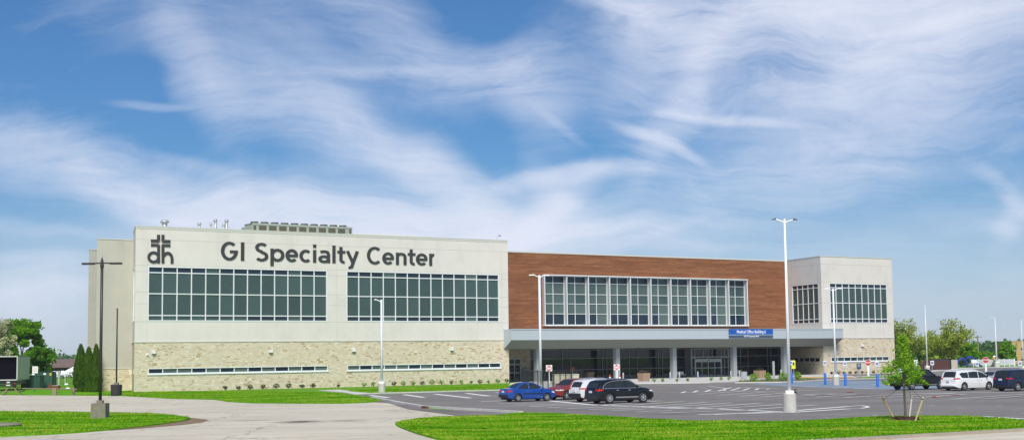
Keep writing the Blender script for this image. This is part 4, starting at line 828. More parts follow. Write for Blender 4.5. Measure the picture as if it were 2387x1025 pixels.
# ------------------------------------------------------------------ vehicles
GLASS_CAR = glassy('car_glass', (.025,.03,.032), .04, .6); RIM = M('alloy', (.62,.63,.64), .3, .6, var=.05); TAIL = M('tail_red', (.50,.015,.012), .25, var=.1); HEADL = M('headlamp', (.75,.76,.76), .15, var=.05); PLATE = M('licence_white', (.65,.68,.72), .5, var=.1); CHROME = M('chrome', (.75,.76,.77), .2, .8, var=.03); TRIM = M('trim_black', (.02,.02,.022), .5, var=.1); AMB = M('amber', (.7,.25,.02), .3)
def interp(P_, x):
    if x <= P_[0][0]: return P_[0][1]
    for (a, b), (c, d) in zip(P_, P_[1:]):
        if x <= c: return b + (d-b)*(x-a)/(c-a) if c > a else d
    return P_[-1][1]
def car(name, loc, yaw, s, paint, label, cat):
    L, W = s['L'], s['W']; top = s['top']; belt = s['belt']; tum = s['tum']; xr, xf = s['ax']; R = s['R']; sill = s.get('sill', .24); arch = R+.055; steel = s.get('trim')
    e = empty(name, loc, label, cat, 'parked cars in the lot' if name != 'box_truck' else None, rotz=yaw)
    hx = L/2
    def tz_(x): return interp(top, x)
    def hw(x, z):
        d = max(0, abs(x)-(hx-.55))/.55; pl = 1-.17*d*d
        w = W/2*pl*(1-.03*max(0,(.45-z)/.3)) - max(0, z-belt)*tum - (.012 if z > belt else 0)
        mid = s.get('belly', .68); w -= .03*abs(z-mid)/.5 if z < belt else .03*abs(belt-mid)/.5
        return max(w, .2)
    xs = sorted(set([round(-hx+i*L/64, 4) for i in range(65)] + [round(p[0], 4) for p in top] + [round(c+sg_*arch*k, 4) for c in (xr, xf) for sg_ in (-1,1) for k in (1.0,.97,.88,.7,.45,.2)]))
    xs = [x for x in xs if -hx <= x <= hx]
    def bot(x):
        b = sill + .12*max(0,(abs(x)-(hx-.35))/.35)
        for c in (xr, xf):
            if abs(x-c) < arch: b = max(b, R+math.sqrt(arch**2-(x-c)**2)*1.0)
        return b
    NR = 14; m = MB(); cols = []; yf = [-1,-.94,-.8,-.45,0,.45,.8,.94,1]; dz = [.0,.022,.038,.05,.055,.05,.038,.022,.0]
    for x in xs:
        t = tz_(x); b = min(bot(x), t-.03); cols.append([(x, hw(x, b+(t-.05-b)*j/NR), b+(t-.05-b)*j/NR) for j in range(NR+1)])
    for sgn in (-1, 1):
        vs = [(x, y*sgn, z) for c in cols for x, y, z in c]; fs = []
        for i in range(len(xs)-1):
            for j in range(NR):
                q = (i*(NR+1)+j, (i+1)*(NR+1)+j, (i+1)*(NR+1)+j+1, i*(NR+1)+j+1); fs.append(q if sgn < 0 else q[::-1])
        m.add(vs, fs)
    vs = []
    for x in xs:
        t = tz_(x); w = hw(x, t-.05); vs += [(x, w*f, t-.05+d) for f, d in zip(yf, dz)]
    fs = [(i*9+j, (i+1)*9+j, (i+1)*9+j+1, i*9+j+1) for i in range(len(xs)-1) for j in range(8)]
    m.add(vs, fs)
    for k, x in ((0, xs[0]), (-1, xs[-1])):
        c = cols[k]; vs = [(x, -y, z) for _, y, z in c]+[(x, y, z) for _, y, z in c]; n_ = NR+1
        fs = [(j, j+1, n_+j+1, n_+j) for j in range(NR)]; m.add(vs, fs if k == 0 else [f[::-1] for f in fs])
    m.build('body', paint, e, True)
    m = MB(); m.box(-hx+.15, hx-.15, -W/2+.24, W/2-.24, sill-.08, .72)
    if s.get('clad'):
        for sgn in (-1, 1):
            for x0, x1 in ((xr+arch, xf-arch),): y = W/2*sgn; m.box(x0, x1, *sorted((y-.06*sgn, y-.01*sgn)), sill, sill+.12)
    m.build('underbody', TRIM, e)
    if s.get('bumper'):
        m = MB(); w = W/2*.86; b0, b1 = s['bumper']; m.box(-hx-.015, -hx+.3, -w, w, b0, b1); [m.add([(-hx+.3, sg_*w, z) for z in (b0,b1)]+[(-hx+.68, sg_*(W/2+.004), z) for z in (b0,b1)]+[(-hx+.0, sg_*w, z) for z in (b0,b1)], [(0,1,3,2)]) for sg_ in (-1,1)]; m.build('rear_bumper', TRIM, e)
    # glass
    for sgn in (-1, 1):
        for poly_ in s['win']:
            m = MB(); n_ = len(poly_); 
            off = .012
            vs = [(x, sgn*(hw(x, z)+off), z) for x, z in poly_]+[(x, sgn*(hw(x, z)-.02), z) for x, z in poly_]
            m.add(vs, [tuple(range(n_)) if sgn < 0 else tuple(range(n_-1,-1,-1))]+[(i, n_+i, n_+(i+1)%n_, (i+1)%n_) for i in range(n_)]); m.build('side_window', GLASS_CAR, e)
        if s.get('chromeline'):
            m = MB(); pts = s['chromeline']; 
            for a, b in zip(pts, pts[1:]): m.rod((a[0], sgn*(hw(*a)+.015), a[1]), (b[0], sgn*(hw(*b)+.015), b[1]), .022, n=5)
            m.build('window_trim', CHROME, e)
        for hxp in s['handles']:
            m = MB(); z = belt-.10; m.box(hxp-.1, hxp+.1, *sorted((sgn*(hw(hxp,z)-.005), sgn*(hw(hxp,z)+.035))), z-.02, z+.02); m.build('door_handle', CHROME if s.get('chromeh') else paint, e)
        for dx in s.get('seams', []):
            m = MB(); zt_ = belt-.02; q = [(dx, sill+.1+(zt_-sill-.1)*i/6) for i in range(7)]
            vs = [(x+o_, sgn*(hw(x, z)+.003), z) for x, z in q for o_ in (-.008, .008)]; m.add(vs, [(2*i,2*i+1,2*i+3,2*i+2) for i in range(6)]); m.build('door_seam', TRIM, e)
        if s.get('sidestrip'):
            z, col_, th = s['sidestrip']; m = MB(); x0, x1 = xr+arch+.04, xf-arch-.04; q = [x0+(x1-x0)*i/8 for i in range(9)]
            vs = [(x, sgn*(hw(x, zz)+o_), zz) for x in q for zz in (z, z+th) for o_ in (.0, .025)]
            m.add(vs, [f for i in range(8) for f in ((4*i+1,4*i+5,4*i+7,4*i+3),(4*i+3,4*i+7,4*i+6,4*i+2),(4*i,4*i+4,4*i+5,4*i+1))]); m.build('side_moulding', col_, e)
        mx, mz = s['mirror']; y = hw(mx, mz); m = MB(); m.add([(mx+a*.12, sgn*(y+b_*.24), mz+c*.16) for a, b_, c in ((-.3,0,.1),(.5,0,.1),(.3,1,0),(-.5,1,0),(-.3,.1,.9),(.4,.1,.9),(.25,1,1),(-.5,1,1))], [(0,1,2,3),(4,5,6,7),(0,1,5,4),(1,2,6,5),(2,3,7,6),(3,0,4,7)]); m.build('mirror', s.get('mirm') or paint, e)
        # tail and head lamps wrap the corner
        for nm, (x0, x1, z0, z1, inner), mt, end in (('taillight', s['tail'], TAIL, -1), ('headlight', s['head'], HEADL, 1)):
            m = MB(); q = [x0+(x1-x0)*i/4 for i in range(5)]
            zz = [(z0+(z1-z0)*.0, z1) for _ in q]
            pt = []
            for i, x in enumerate(q):
                k = abs(x-q[0 if end > 0 else -1])/abs(x1-x0) if x1 != x0 else 0
                lo = z0+(z1-z0)*.35*(1-k); hi = min(z1-(z1-z0)*.2*(1-k), tz_(x)-.03); pt.append((x, lo, hi))
            vs = [(x, sgn*(hw(x, z)+.012), z) for x, lo, hi in pt for z in (lo, hi)]
            m.add(vs, [(2*i,2*i+2,2*i+3,2*i+1) for i in range(4)])
            xe = (x0 if end < 0 else x1); ye = hw(xe, (z0+z1)/2)
            def endx(z):        # where the end fascia stands at height z
                if end < 0:
                    c_ = [p for p in top if p[0] < -hx*.5]
                    for (a, b), (c, d) in zip(c_, c_[1:]):
                        if b <= z <= d: return a+(c-a)*(z-b)/(d-b)
                    return -hx
                c_ = [p for p in top if p[0] > hx*.5][::-1]
                for (a, b), (c, d) in zip(c_, c_[1:]):
                    if b <= z <= d: return a+(c-a)*(z-b)/(d-b)
                return hx
            zs_ = (z0+.02, z1-.02)
            vs = [(endx(z)+.02*end, sgn*y, z) for z in zs_ for y in (ye*1.0, inner)]
            m.add(vs+[(endx(z)-.03*end, sgn*y, z) for z in zs_ for y in (ye*1.0, inner)], [(0,1,3,2),(4,5,7,6),(0,1,5,4),(2,3,7,6),(1,3,7,5)])
            m.build(nm, mt, e)
    def topglass(nm, x0, x1, f, mt):
        q = [x for x in xs if x0 < x < x1]; q = [x0]+q+[x1]; m = MB(); vs = []
        for x in q:
            t = tz_(x); w = hw(x, t-.05); vs += [(x, w*fr_*f, t-.05+d_+.012) for fr_, d_ in ((-1,.03),(-.5,.05),(0,.055),(.5,.05),(1,.03))]
        m.add(vs, [(i*5+j, (i+1)*5+j, (i+1)*5+j+1, i*5+j+1) for i in range(len(q)-1) for j in range(4)]); m.build(nm, mt, e, True)
    topglass('windshield', *s['ws'], .86, GLASS_CAR)
    if s.get('rg'): topglass('rear_window', *s['rg'], .80, GLASS_CAR)
    if s.get('rails'):
        for sgn in (-1,1):
            m = MB(); a, b = s['rails']; q = [a+(b-a)*i/6 for i in range(7)]; m.tube([(x, sgn*(hw(x, tz_(x))-.06), tz_(x)+(.045 if 0 < i < 6 else -.01)) for i, x in enumerate(q)], [.02]*7, 5); m.build('roof_rail', s.get('railm', CHROME), e)
    pz = s['plate']; m = MB(); m.box(-hx-.035, -hx+.03, -.16, .16, pz-.08, pz+.08); m.build('license_plate', PLATE, e)
    m = MB(); gz = s['grille']; m.box(hx-.08, hx+.02, -W*.26, W*.26, gz[0], gz[1])
    m.build('grille', TRIM, e)
    # wheels
    for x in (xr, xf):
        for sgn in (-1, 1):
            w_ = empty('wheel', (x, sgn*(W/2-.13), R), None, None); w_.parent = e
            m = MB(); m.lathe([(R*.62,-.1),(R*.9,-.11),(R,-.07),(R,.07),(R*.9,.11),(R*.62,.1)], (0,0,0), (0,1,0), 28); m.build('tyre', BLACK, w_, True)
            m = MB(); yy = .085*sgn
            m.lathe([(R*.64,.10*sgn),(R*.58,.095*sgn),(R*.57,.02*sgn)], (0,0,0), (0,1,0), 28)
            ns = s.get('spokes', 7)
            for i in range(ns):
                a = 2*math.pi*i/ns+.2; wd_ = s.get('spw', .11)
                pts = [(R*.1*math.cos(a)-wd_*R*math.sin(a), R*.1*math.sin(a)+wd_*R*math.cos(a)), (R*.1*math.cos(a)+wd_*R*math.sin(a), R*.1*math.sin(a)-wd_*R*math.cos(a)), (R*.6*math.cos(a+.16), R*.6*math.sin(a+.16)), (R*.6*math.cos(a-.16), R*.6*math.sin(a-.16))]
                m.add([(p_[0], yy, p_[1]) for p_ in pts]+[(p_[0], yy-.03*sgn, p_[1]) for p_ in pts], [(0,1,2,3),(0,4,5,1),(1,5,6,2),(3,2,6,7),(0,3,7,4)])
            m.lathe([(R*.17,.0),(R*.17,.1*sgn),(0,.105*sgn)], (0,0,0), (0,1,0), 12)
            m.build('rim', s.get('rimm', RIM), w_)
            m = MB(); m.lathe([(0,.01*sgn),(R*.62,.01*sgn)], (0,0,0), (0,1,0), 24); m.build('brake_disc', TRIM, w_)
    return e
SED = dict(L=4.24,W=1.70,belt=.95,tum=.46,ax=(-1.20,1.30),R=.305,top=[(-2.12,.42),(-2.11,.62),(-2.06,.80),(-2.0,.92),(-1.93,.99),(-1.55,1.03),(-1.42,1.06),(-.98,1.34),(-.72,1.44),(-.35,1.49),(.1,1.485),(.35,1.42),(1.05,1.06),(1.2,1.0),(1.6,.93),(1.9,.82),(2.04,.70),(2.10,.52),(2.12,.40)],
  win=[[(-1.22,.98),(-.30,.97),(-.30,1.40),(-.62,1.36),(-.95,1.22)],[(-.22,.97),(.98,.985),(.42,1.30),(.08,1.41),(-.22,1.415)]],handles=[-.75,.15],seams=[-.26,.95],sidestrip=(.58,TRIM,.06),mirror=(.78,.98),tail=(-2.08,-1.72,.72,.92,.52),head=(1.72,2.06,.60,.78,.45),ws=(.42,1.05),rg=(-1.40,-.80),plate=.78,grille=(.42,.56),spokes=6,spw=.2,bumper=(.36,.56))
SUV = dict(L=4.98,W=1.96,belt=1.06,tum=.30,ax=(-1.42,1.48),R=.385,sill=.3,top=[(-2.49,.52),(-2.47,.82),(-2.42,1.02),(-2.36,1.10),(-2.16,1.42),(-2.10,1.58),(-1.95,1.66),(-1.3,1.735),(-.5,1.76),(.1,1.74),(.5,1.68),(1.22,1.20),(1.36,1.15),(1.8,1.09),(2.2,.98),(2.38,.84),(2.46,.62),(2.49,.45)],
  win=[[(-1.98,1.12),(-1.12,1.08),(-1.12,1.54),(-1.45,1.50),(-1.75,1.38)],[(-1.05,1.08),(-.12,1.08),(-.12,1.62),(-.7,1.61),(-1.05,1.56)],[(-.04,1.08),(1.10,1.12),(.5,1.52),(.22,1.60),(-.04,1.625)]],handles=[-.78,.25],seams=[-.08,.98],sidestrip=(.42,CHROME,.07),mirror=(.88,1.12),mirm=None,
  tail=(-2.42,-1.98,.90,1.08,.62),head=(1.98,2.4,.80,.96,.4),ws=(.55,1.20),rg=(-2.35,-2.13),plate=.86,grille=(.55,.8),spokes=10,spw=.07,chromeline=[(-1.90,1.30),(-2.02,1.09),(1.15,1.10),(.52,1.56),(.2,1.655),(-.6,1.655),(-1.2,1.60),(-1.7,1.46),(-1.90,1.30)],chromeh=True,rails=(-1.7,.1),bumper=(.34,.52),clad=True)
VAN = dict(L=5.17,W=2.02,belt=1.05,tum=.26,ax=(-1.62,1.47),R=.36,sill=.24,top=[(-2.58,.45),(-2.57,.85),(-2.53,1.04),(-2.44,1.18),(-2.24,1.60),(-2.16,1.70),(-1.9,1.755),(-1.0,1.80),(-.1,1.79),(.45,1.72),(.8,1.62),(1.72,1.13),(1.9,1.05),(2.25,.93),(2.45,.80),(2.55,.58),(2.58,.42)],
  win=[[(-2.12,1.46),(-1.86,1.12),(-1.05,1.10),(-1.05,1.58),(-1.8,1.57)],[(-.98,1.10),(.18,1.08),(.18,1.64),(-.3,1.65),(-.98,1.60)],[(.26,1.08),(1.50,1.12),(.9,1.48),(.62,1.58),(.26,1.635)]],handles=[.0,.42],seams=[.22,1.25],mirror=(1.15,1.12),mirm=TRIM,
  tail=(-2.50,-2.12,.98,1.13,.60),head=(2.0,2.45,.72,.86,.5),ws=(.85,1.70),rg=(-2.46,-2.20),plate=.84,grille=(.45,.62),spokes=5,spw=.16,rails=(-1.7,.2),railm=WHITE)
WSUV = dict(SUV, L=4.78, W=1.93, chromeline=None, chromeh=False, sidestrip=None, ax=(-1.38,1.45), top=[(max(-2.39,min(2.39,x*.96)),z*.99) for x,z in SUV['top']], tail=(-2.30,-1.95,.95,1.08,.60), ws=(.55,1.15), rg=(-2.26,-2.04), bumper=(.30,.66), clad=True, spokes=5, spw=.12, head=(1.9,2.3,.78,.92,.4), rails=(-1.6,.1))
WSUV['win'] = [[(x*.95, z*.985) for x, z in p] for p in SUV['win']]
RSUV = dict(WSUV, L=4.48, W=1.85, ax=(-1.28,1.39), top=[(max(-2.24,min(2.24,x*.9)),z*.95) for x,z in SUV['top']], ws=(.5,1.08), rg=(-2.08,-1.93), tail=(-2.15,-1.85,.88,1.02,.3), head=(1.75,2.14,.72,.84,.42), handles=[-.7,.2], rails=None, bumper=(.3,.5), grille=(.45,.72), R=.36)
RSUV['win'] = [[(x*.89, z*.945) for x, z in p] for p in SUV['win']]
BSUV = dict(SUV, L=5.19, W=2.0, belt=1.12, tum=.24, chromeline=None, sidestrip=None, chromeh=False, ax=(-1.55,1.52), top=[(-2.59,.52),(-2.57,.85),(-2.53,1.08),(-2.44,1.2),(-2.26,1.62),(-2.2,1.74),(-1.9,1.80),(-.9,1.83),(.1,1.80),(.5,1.74),(1.25,1.25),(1.4,1.2),(2.0,1.1),(2.4,.98),(2.54,.7),(2.59,.45)], ws=(.55,1.22), rg=(-2.46,-2.20), tail=(-2.52,-2.08,1.02,1.16,.55), head=(2.0,2.45,.85,.98,.4), plate=1.0, rails=(-1.7,.1), spokes=7, spw=.1, handles=[-.7,.3])
BSUV['win'] = [[(-2.05,1.22),(-1.15,1.18),(-1.15,1.62),(-1.95,1.60)],[(-1.08,1.18),(-.12,1.18),(-.12,1.68),(-1.08,1.66)],[(-.04,1.18),(1.05,1.22),(.5,1.58),(.22,1.67),(-.04,1.69)]]
PICK = dict(L=5.85,W=2.0,belt=1.16,tum=.34,ax=(-1.75,1.85),R=.42,sill=.42,top=[(-2.92,.60),(-2.91,.9),(-2.90,1.20),(-1.0,1.22),(-.96,1.26),(-.84,1.72),(-.7,1.84),(-.1,1.88),(.5,1.86),(.72,1.80),(1.28,1.30),(1.4,1.26),(2.3,1.16),(2.7,1.08),(2.85,.85),(2.92,.55)],
  win=[[(-.74,1.24),(-.08,1.22),(-.08,1.74),(-.62,1.72)],[(0,1.22),(1.08,1.26),(.62,1.64),(.4,1.74),(0,1.745)]],handles=[-.55,.2],seams=[-.95,-.04,1.15],mirror=(.98,1.22),mirm=TRIM,tail=(-2.90,-2.78,.88,1.14,.8),head=(2.6,2.84,.86,1.04,.5),ws=(.76,1.26),rg=(-.93,-.82),plate=.78,grille=(.62,.98),spokes=6,spw=.14,sidestrip=(.44,CHROME,.05),clad=True,bumper=(.55,.78))
def paintm(name, c, metal=.2): return M(name, c, .35, metal, .5, var=.05, coat=.8 if sum(c) > .15 else .35)
def carat(name, rear_px, spec, head_deg, paint, label, cat, side=-1):
    """put the near rear wheel's ground contact at a surveyed pixel"""
    g_ = G(*rear_px); yaw = math.pi/2 - rad(head_deg); x = spec['ax'][0]; y = side*(spec['W']/2-.02)
    c, s_ = math.cos(yaw), math.sin(yaw)
    loc = Vector((g_.x-(x*c-y*s_), g_.y-(x*s_+y*c), .012))
    return car(name, loc, yaw, spec, paint, label, cat)
carat('sedan', (1208.5,936), SED, 63, paintm('paint_blue', (.012,.085,.40), .3), 'small blue sedan parked at the left of the lot', 'car')
carat('crossover', (1422.5,940.5), SUV, 61, paintm('paint_black', (.006,.0065,.010)), 'glossy black crossover with chrome window trim, nearest of the three clustered cars', 'car')
carat('crossover', (1381,936.5), WSUV, 61, paintm('paint_white', (.72,.72,.73), 0), 'white crossover wedged between the red and the black cars', 'car')
carat('crossover', (1349.5,930.8), dict(RSUV, ax=(RSUV['ax'][1], RSUV['ax'][0])) if False else RSUV, 0, paintm('paint_red', (.33,.045,.025), .3), 'orange red crossover facing left, behind the white one', 'car')
carat('minivan', (2249,910), VAN, 59, paintm('paint_pearl', (.80,.80,.80), 0), 'white minivan on the right of the lot', 'car')
carat('large_crossover', (2374,911.5), BSUV, 62, paintm('paint_navy', (.014,.022,.055)), 'navy family car cut off by the right edge of the picture', 'car')
carat('pickup_truck', (2127,908.5), PICK, 60, paintm('paint_jet', (.010,.010,.011)), 'black pickup truck behind the young tree', 'pickup')
carat('sedan', (2318,899), SED, 235, paintm('paint_silver', (.45,.45,.47), .3), 'silver sedan mostly hidden behind the white minivan', 'car')
# red crossover faces the camera-left: turn it round about its surveyed spot
for o in list(C.objects):
    if o.get('label', '').startswith('orange red'):
        yaw = math.pi/2 - rad(232); g_ = G(1322,931.5); x = RSUV['ax'][1]; y = (RSUV['W']/2-.02)
        c, s_ = math.cos(yaw), math.sin(yaw); o.rotation_euler.z = yaw; o.location = (g_.x-(x*c-y*s_), g_.y-(x*s_+y*c), .012)
# distant simple parked cars: low-poly but shaped, with parts
far = [(136,Vector((-82,268,0)),'white car on the far lawn before the brown house',WHITE),(152,Vector((-83.5,278,0)),'white car beside the brown house, right of the other',WHITE)]
k = 0
for px, Y, lab, cc in [(131,300,'white car parked left of the other one before the brown house',(.7,.7,.72)),(149,304,'white car parked right of the other one before the brown house',(.72,.72,.72)),(2272,330,'silver white car beyond the playground fence, left one',(.6,.62,.65)),(2330,380,'white car beyond the playground fence near the slender pole',(.7,.7,.7)),(2352,380,'silver car beyond the playground fence nearest the tan building',(.5,.52,.55))]:
    car('far_car', atY(px, Y), rad(8 if px < 1000 else -10), WSUV if k == 3 else SED, paintm('paint_far_%s' % ['pearl','snow','mist','chalk','ash'][k], cc, 0), lab, 'car'); k += 1
# ------------------------------------------------------------------ box truck at the left edge
YT = G(30,910).y
e = empty('box_truck', atY(-10, YT), 'grey box truck with its dark rear door open at the left edge', 'truck', rotz=rad(0))
x0 = atY(-45,YT).x-e.location.x; x1 = atY(38.5,YT).x-e.location.x; zt_ = V(20,829,YT).z; zb_ = V(20,886,YT).z; x2 = atY(54,YT).x-e.location.x
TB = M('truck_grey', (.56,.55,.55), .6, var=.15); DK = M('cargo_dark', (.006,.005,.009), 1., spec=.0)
m = MB(); t = .12; dpt = 7.0; sk = (x2-x1)
def skb(xa, xb, ya, yb, za, zb2, mi=0):
    vs = [(xa+sk*ya/3.2*0, ya, za),(xb, ya, za),(xb, yb, za),(xa, yb, za),(xa, ya, zb2),(xb, ya, zb2),(xb, yb, zb2),(xa, yb, zb2)]; m.add(vs, [(0,3,2,1),(4,5,6,7),(0,1,5,4),(1,2,6,5),(2,3,7,6),(3,0,4,7)], mi)
skb(x0, x0+t, 0, dpt, zb_, zt_); skb(x1-t, x1, 0, dpt, zb_, zt_); skb(x0, x1, 0, dpt, zt_-t, zt_+.002); skb(x0, x1, 0, dpt, zb_-.002, zb_+t); skb(x0, x1, dpt-.1, dpt+.002, zb_, zt_)
m.build('cargo_box', TB, e); m = MB(); m.box(x0+t+.01, x1-t-.01, .5, .55, zb_+t, zt_-t); m.build('load_shadow', DK, e).name = 'cargo_shade_sheet'  # near-black sheet inside the open box; its colour paints the interior shade
e.rotation_euler.z = rad(6.5)
m = MB(); m.box(x0+.2, x1-.2, .1, dpt, zb_-.45, zb_-.1); m.box(x0+.1, x1-.1, -.1, .1, .55, .75); m.build('chassis', BLKM, e)
for xx in (x0+.5, x1-.5):
    for sg_ in (0, 1): m = MB(); m.lathe([(.3,-.12),(.48,-.13),(.5,-.05),(.5,.1),(.4,.13),(0,.1)], (xx, .9+4.6*sg_, .5), (1,0,0), 20); m.build('wheel', BLACK, e, True)
m = MB(); m.box(x1-1.25,x1-.85,-.13,-.1,.95,1.12); m.box(x1-1.3,x1-.8,-.13,-.1,.62,.75); m.build('license_plate', PLATE, e)
for xx in (x0+.4, x1-.25): m = MB(); m.box(xx-.1,xx+.1,-.12,-.1,.82,.95); m.build('taillight', TAIL, e)
# ------------------------------------------------------------------ left background things
YU = G(100,905).y
def cab(x0, x1, top, lab, Y, d=1.8):
    a = atY(x0, Y); b = atY(x1, Y); h = V((x0+x1)/2, top, Y).z; w_ = b.x-a.x
    e = empty('utility_cabinet', a, lab, 'utility cabinet', 'green utility cabinets')
    m = MB(); m.box(0,w_,0,d,0,h); n_ = int(w_/.28)
    for i in range(n_): m.box(w_*(i+.15)/n_, w_*(i+.85)/n_, -.02, 0, .1, h-.12)
    m.build('cabinet_body', GRN, e); m = MB(); m.box(-.05,w_+.05,-.06,d+.05,h,h+.06); m.build('lid', GRN, e)
    return e, w_, h
cab(57, 92, 875.5, 'lower green utility cabinet beside the box truck', YU-3)
e, w_, h = cab(79, 121, 866.5, 'taller green utility cabinet with a white notice', YU)
m = MB(); m.box(w_*.52,w_*.66,-.04,-.021,h-.35,h-.12); m.build('notice', TXT, e); m = MB(); m.box(w_*.86,w_*.97,-.04,-.021,h-.45,h-.1); m.build('warning_label', YPAINT, e)
g_ = G(81, 913.5); e = empty('parking_sign', g_, 'white sign with faint red lettering on a green post', 'sign'); hh = V(81, 853, g_.y).z
m = MB(); m.box(-.05,.05,0,.05,0,hh-.4); m.build('post', GRN, e); m = MB(); m.box(-.32,.32,-.03,0,hh-.78,hh); m.build('sign_plate', TXT, e)
m = MB(); [m.box(-.24,.24-.05*(i%2),-.034,-.031,hh-.16-.15*i,hh-.12-.15*i) for i in range(4)]; m.build('lettering', RED, e); m = MB(); m.box(-.36,-.05,-.03,0,hh-1.0,hh-.82); m.build('small_plate', TXT, e)
# picnic table
g_ = G(28, 919.5); e = empty('picnic_table', g_, 'mossy wooden picnic table by the road at the left edge', 'picnic table', rotz=rad(3)); s_ = 1.0
m = MB(); [m.box(-.75+.0,.75,-.38+i*.15,-.25+i*.15,.72,.77) for i in range(5)]; m.build('table_top', TIMBERG, e)
for sg_, nm in ((-1,'seat'),(1,'seat')): m = MB(); m.box(-1.25*0+sg_*1.1-.16, sg_*1.1+.16, -.6, .6, .42, .47); m.build(nm, TIMBERG, e)
e.rotation_euler.z = rad(0)
for y in (-.35,.35):
    m = MB(); 
    for sg_ in (-1,1):
        a = Vector((sg_*.35,y,.72)); b = Vector((sg_*.98,y,0)); d = Vector((.09,0,0)); m.add([a-d+Vector((0,-.03,0)),a+d+Vector((0,-.03,0)),b+d+Vector((0,-.03,0)),b-d+Vector((0,-.03,0)),a-d+Vector((0,.03,0)),a+d+Vector((0,.03,0)),b+d+Vector((0,.03,0)),b-d+Vector((0,.03,0))], [(0,1,2,3),(7,6,5,4),(0,4,5,1),(1,5,6,2),(2,6,7,3),(3,7,4,0)])
    m.box(-1.25,1.25,y-.02,y+.02,.34,.42); m.build('leg_frame', TIMBERG, e)
# grill and low rail
g_ = G(126, 914); e = empty('barbecue_grill', g_, 'rusty red barbecue grill on a post beside the low rail', 'grill'); h = V(126,896,g_.y).z
m = MB(); m.box(-.6,.6,-.25,.3,h-.55,h-.1); m.box(-.62,-.2,-.27,.32,h-.1,h+.08); m.build('firebox', RUST, e); m = MB(); m.rod((0,0,0),(0,0,h-.5),.06); m.build('post', RUST, e); m = MB(); m.box(-.2,.5,-.2,.25,h-.1,h-.05); m.build('grate', GALV, e)
a = G(52, 918); b = G(178, 920.5); e = empty('low_rail', a, 'low weathered timber rail along the road edge', 'rail')
m = MB(); m.rod((0,0,.62),(b.x-a.x,b.y-a.y,.62),.07,n=6); m.build('top_rail', TIMBER, e)
for px in (127, 171): q = G(px, 920)-a; m = MB(); m.box(q.x-.22 if px < 150 else q.x-.12, q.x+.22 if px < 150 else q.x+.12, q.y-.1, q.y+.1, 0, .75); m.build('rail_post', TIMBER, e)
g_ = G(15, 995.0); m = MB(); m.lathe([(1.05,0),(1.1,.1),(1.05,.18),(0,.2)], (-.3,0,.05), n=26); tag(m.build('concrete_slab', CONCO, loc=g_), 'round concrete slab in the lawn at the left edge', 'slab')
g_ = atY(137, 187); e = empty('grey_post', g_, 'thin grey post beside the green cabinets', 'post'); hh = V(137,870,187).z; m = MB(); m.box(-.12,.12,-.08,.08,0,hh); m.build('post_shaft', GALV, e); m = MB(); m.box(-.2,.2,-.1,.1,hh,hh+.35); m.build('post_cap', GALV, e)
for px, py, lab in [(155,896.5,'small white bag on the grass, upper one'),(158,907,'small white bag on the grass near the cedars')]:
    m = MB(); m.lathe([(.3,0),(.34,.1),(.2,.24),(0,.27)], (0,0,0), n=9); tag(m.build('white_bag', TXT, loc=G(px, py), smooth=True), lab, 'bag')
# brown house
YH = 335.; a = atY(112, YH); b = atY(212, YH); zE = V(150, 853.5, YH).z; zR = V(150, 836, YH+10).z
e = empty('brick_house', a, 'long low brown brick house with shingle roof beyond the lawn', 'house'); W_ = b.x-a.x
m = MB(); m.box(0,W_,0,14,0,zE); m.build('wall', BRICK, e)
m = MB(); m.add([(-.8,-.9,zE),(W_+.8,-.9,zE),(W_+.8,7,zR),(-.8,7,zR),(-.8,15,zE),(W_+.8,15,zE),(-.8,-.9,zE-.25),(W_+.8,-.9,zE-.25),(-.8,15,zE-.25),(W_+.8,15,zE-.25)], [(0,1,2,3),(3,2,5,4),(0,3,4),(1,5,2),(6,7,1,0),(8,4,5,9),(6,8,9,7)]); m.build('roof', ROOFB, e)
for px in (133, 145, 157):
    q = atY(px, YH).x-a.x; m = MB(); m.box(q-.7,q+.7,-.05,0,zE-1.3,zE-.45); m.build('window', GLOB, e)
q = atY(139, YH).x-a.x; m = MB(); m.box(q-.1,q+.1,-.2,-.05,0,zE); m.build('downspout', BLKM, e)
# white gazebo canopy
YG = 230.; g_ = atY(172, YG); e = empty('white_gazebo', g_, 'white canopy tent half hidden behind the cedars', 'gazebo'); z0_ = V(165,864,YG).z; z1_ = V(178,850,YG).z; r_ = 1.05
m = MB(); m.add([(-r_-.1,-1.2,z0_),(r_+.8,-1.2,z0_),(r_+.8,1.2,z0_),(-r_-.1,1.2,z0_),(.4,0,z1_)], [(0,1,4),(1,2,4),(2,3,4),(3,0,4)]); m.box(-r_-.1,r_+.8,-1.21,-1.19,z0_-.2,z0_); m.build('canopy_top', WHITE, e)
for x, y in ((-r_,-1.1),(r_+.7,-1.1),(-r_,1.1),(r_+.7,1.1)): m = MB(); m.rod((x,y,0),(x,y,z0_-.05),.04); m.build('leg', WHITE, e)
# ------------------------------------------------------------------ trees
def limbs(m, base, hgt, spread, r0, levels, r, tips, up=.6, nb=3, first=.3):
    def grow(p, d, L, rr_, lv):
        n = 3; q = p
        for i in range(n):
            d2 = (d+Vector((r.gauss(0,.12), r.gauss(0,.12), r.gauss(0,.06)+.03))).normalized(); q2 = q+d2*L/n; m.rod(q, q2, rr_*(1-.25*i/n), rr_*(1-.25*(i+1)/n), 6 if rr_ > .05 else 4, cap=False); q = q2; d = d2
            if lv <= 1: tips.append(q.copy())
        if lv > 0:
            for k in range(nb+(r.random() < .4)):
                a = r.uniform(0, 6.28); s_ = spread*r.uniform(.6,1.2); nd = (d*1.0+Vector((math.cos(a)*s_, math.sin(a)*s_, up*r.uniform(.1,.6)))).normalized(); grow(q, nd, L*r.uniform(.62,.8), rr_*.62, lv-1)
        else: tips.append(q)
    grow(Vector(base), Vector((0,0,1)), hgt*first, r0, levels)
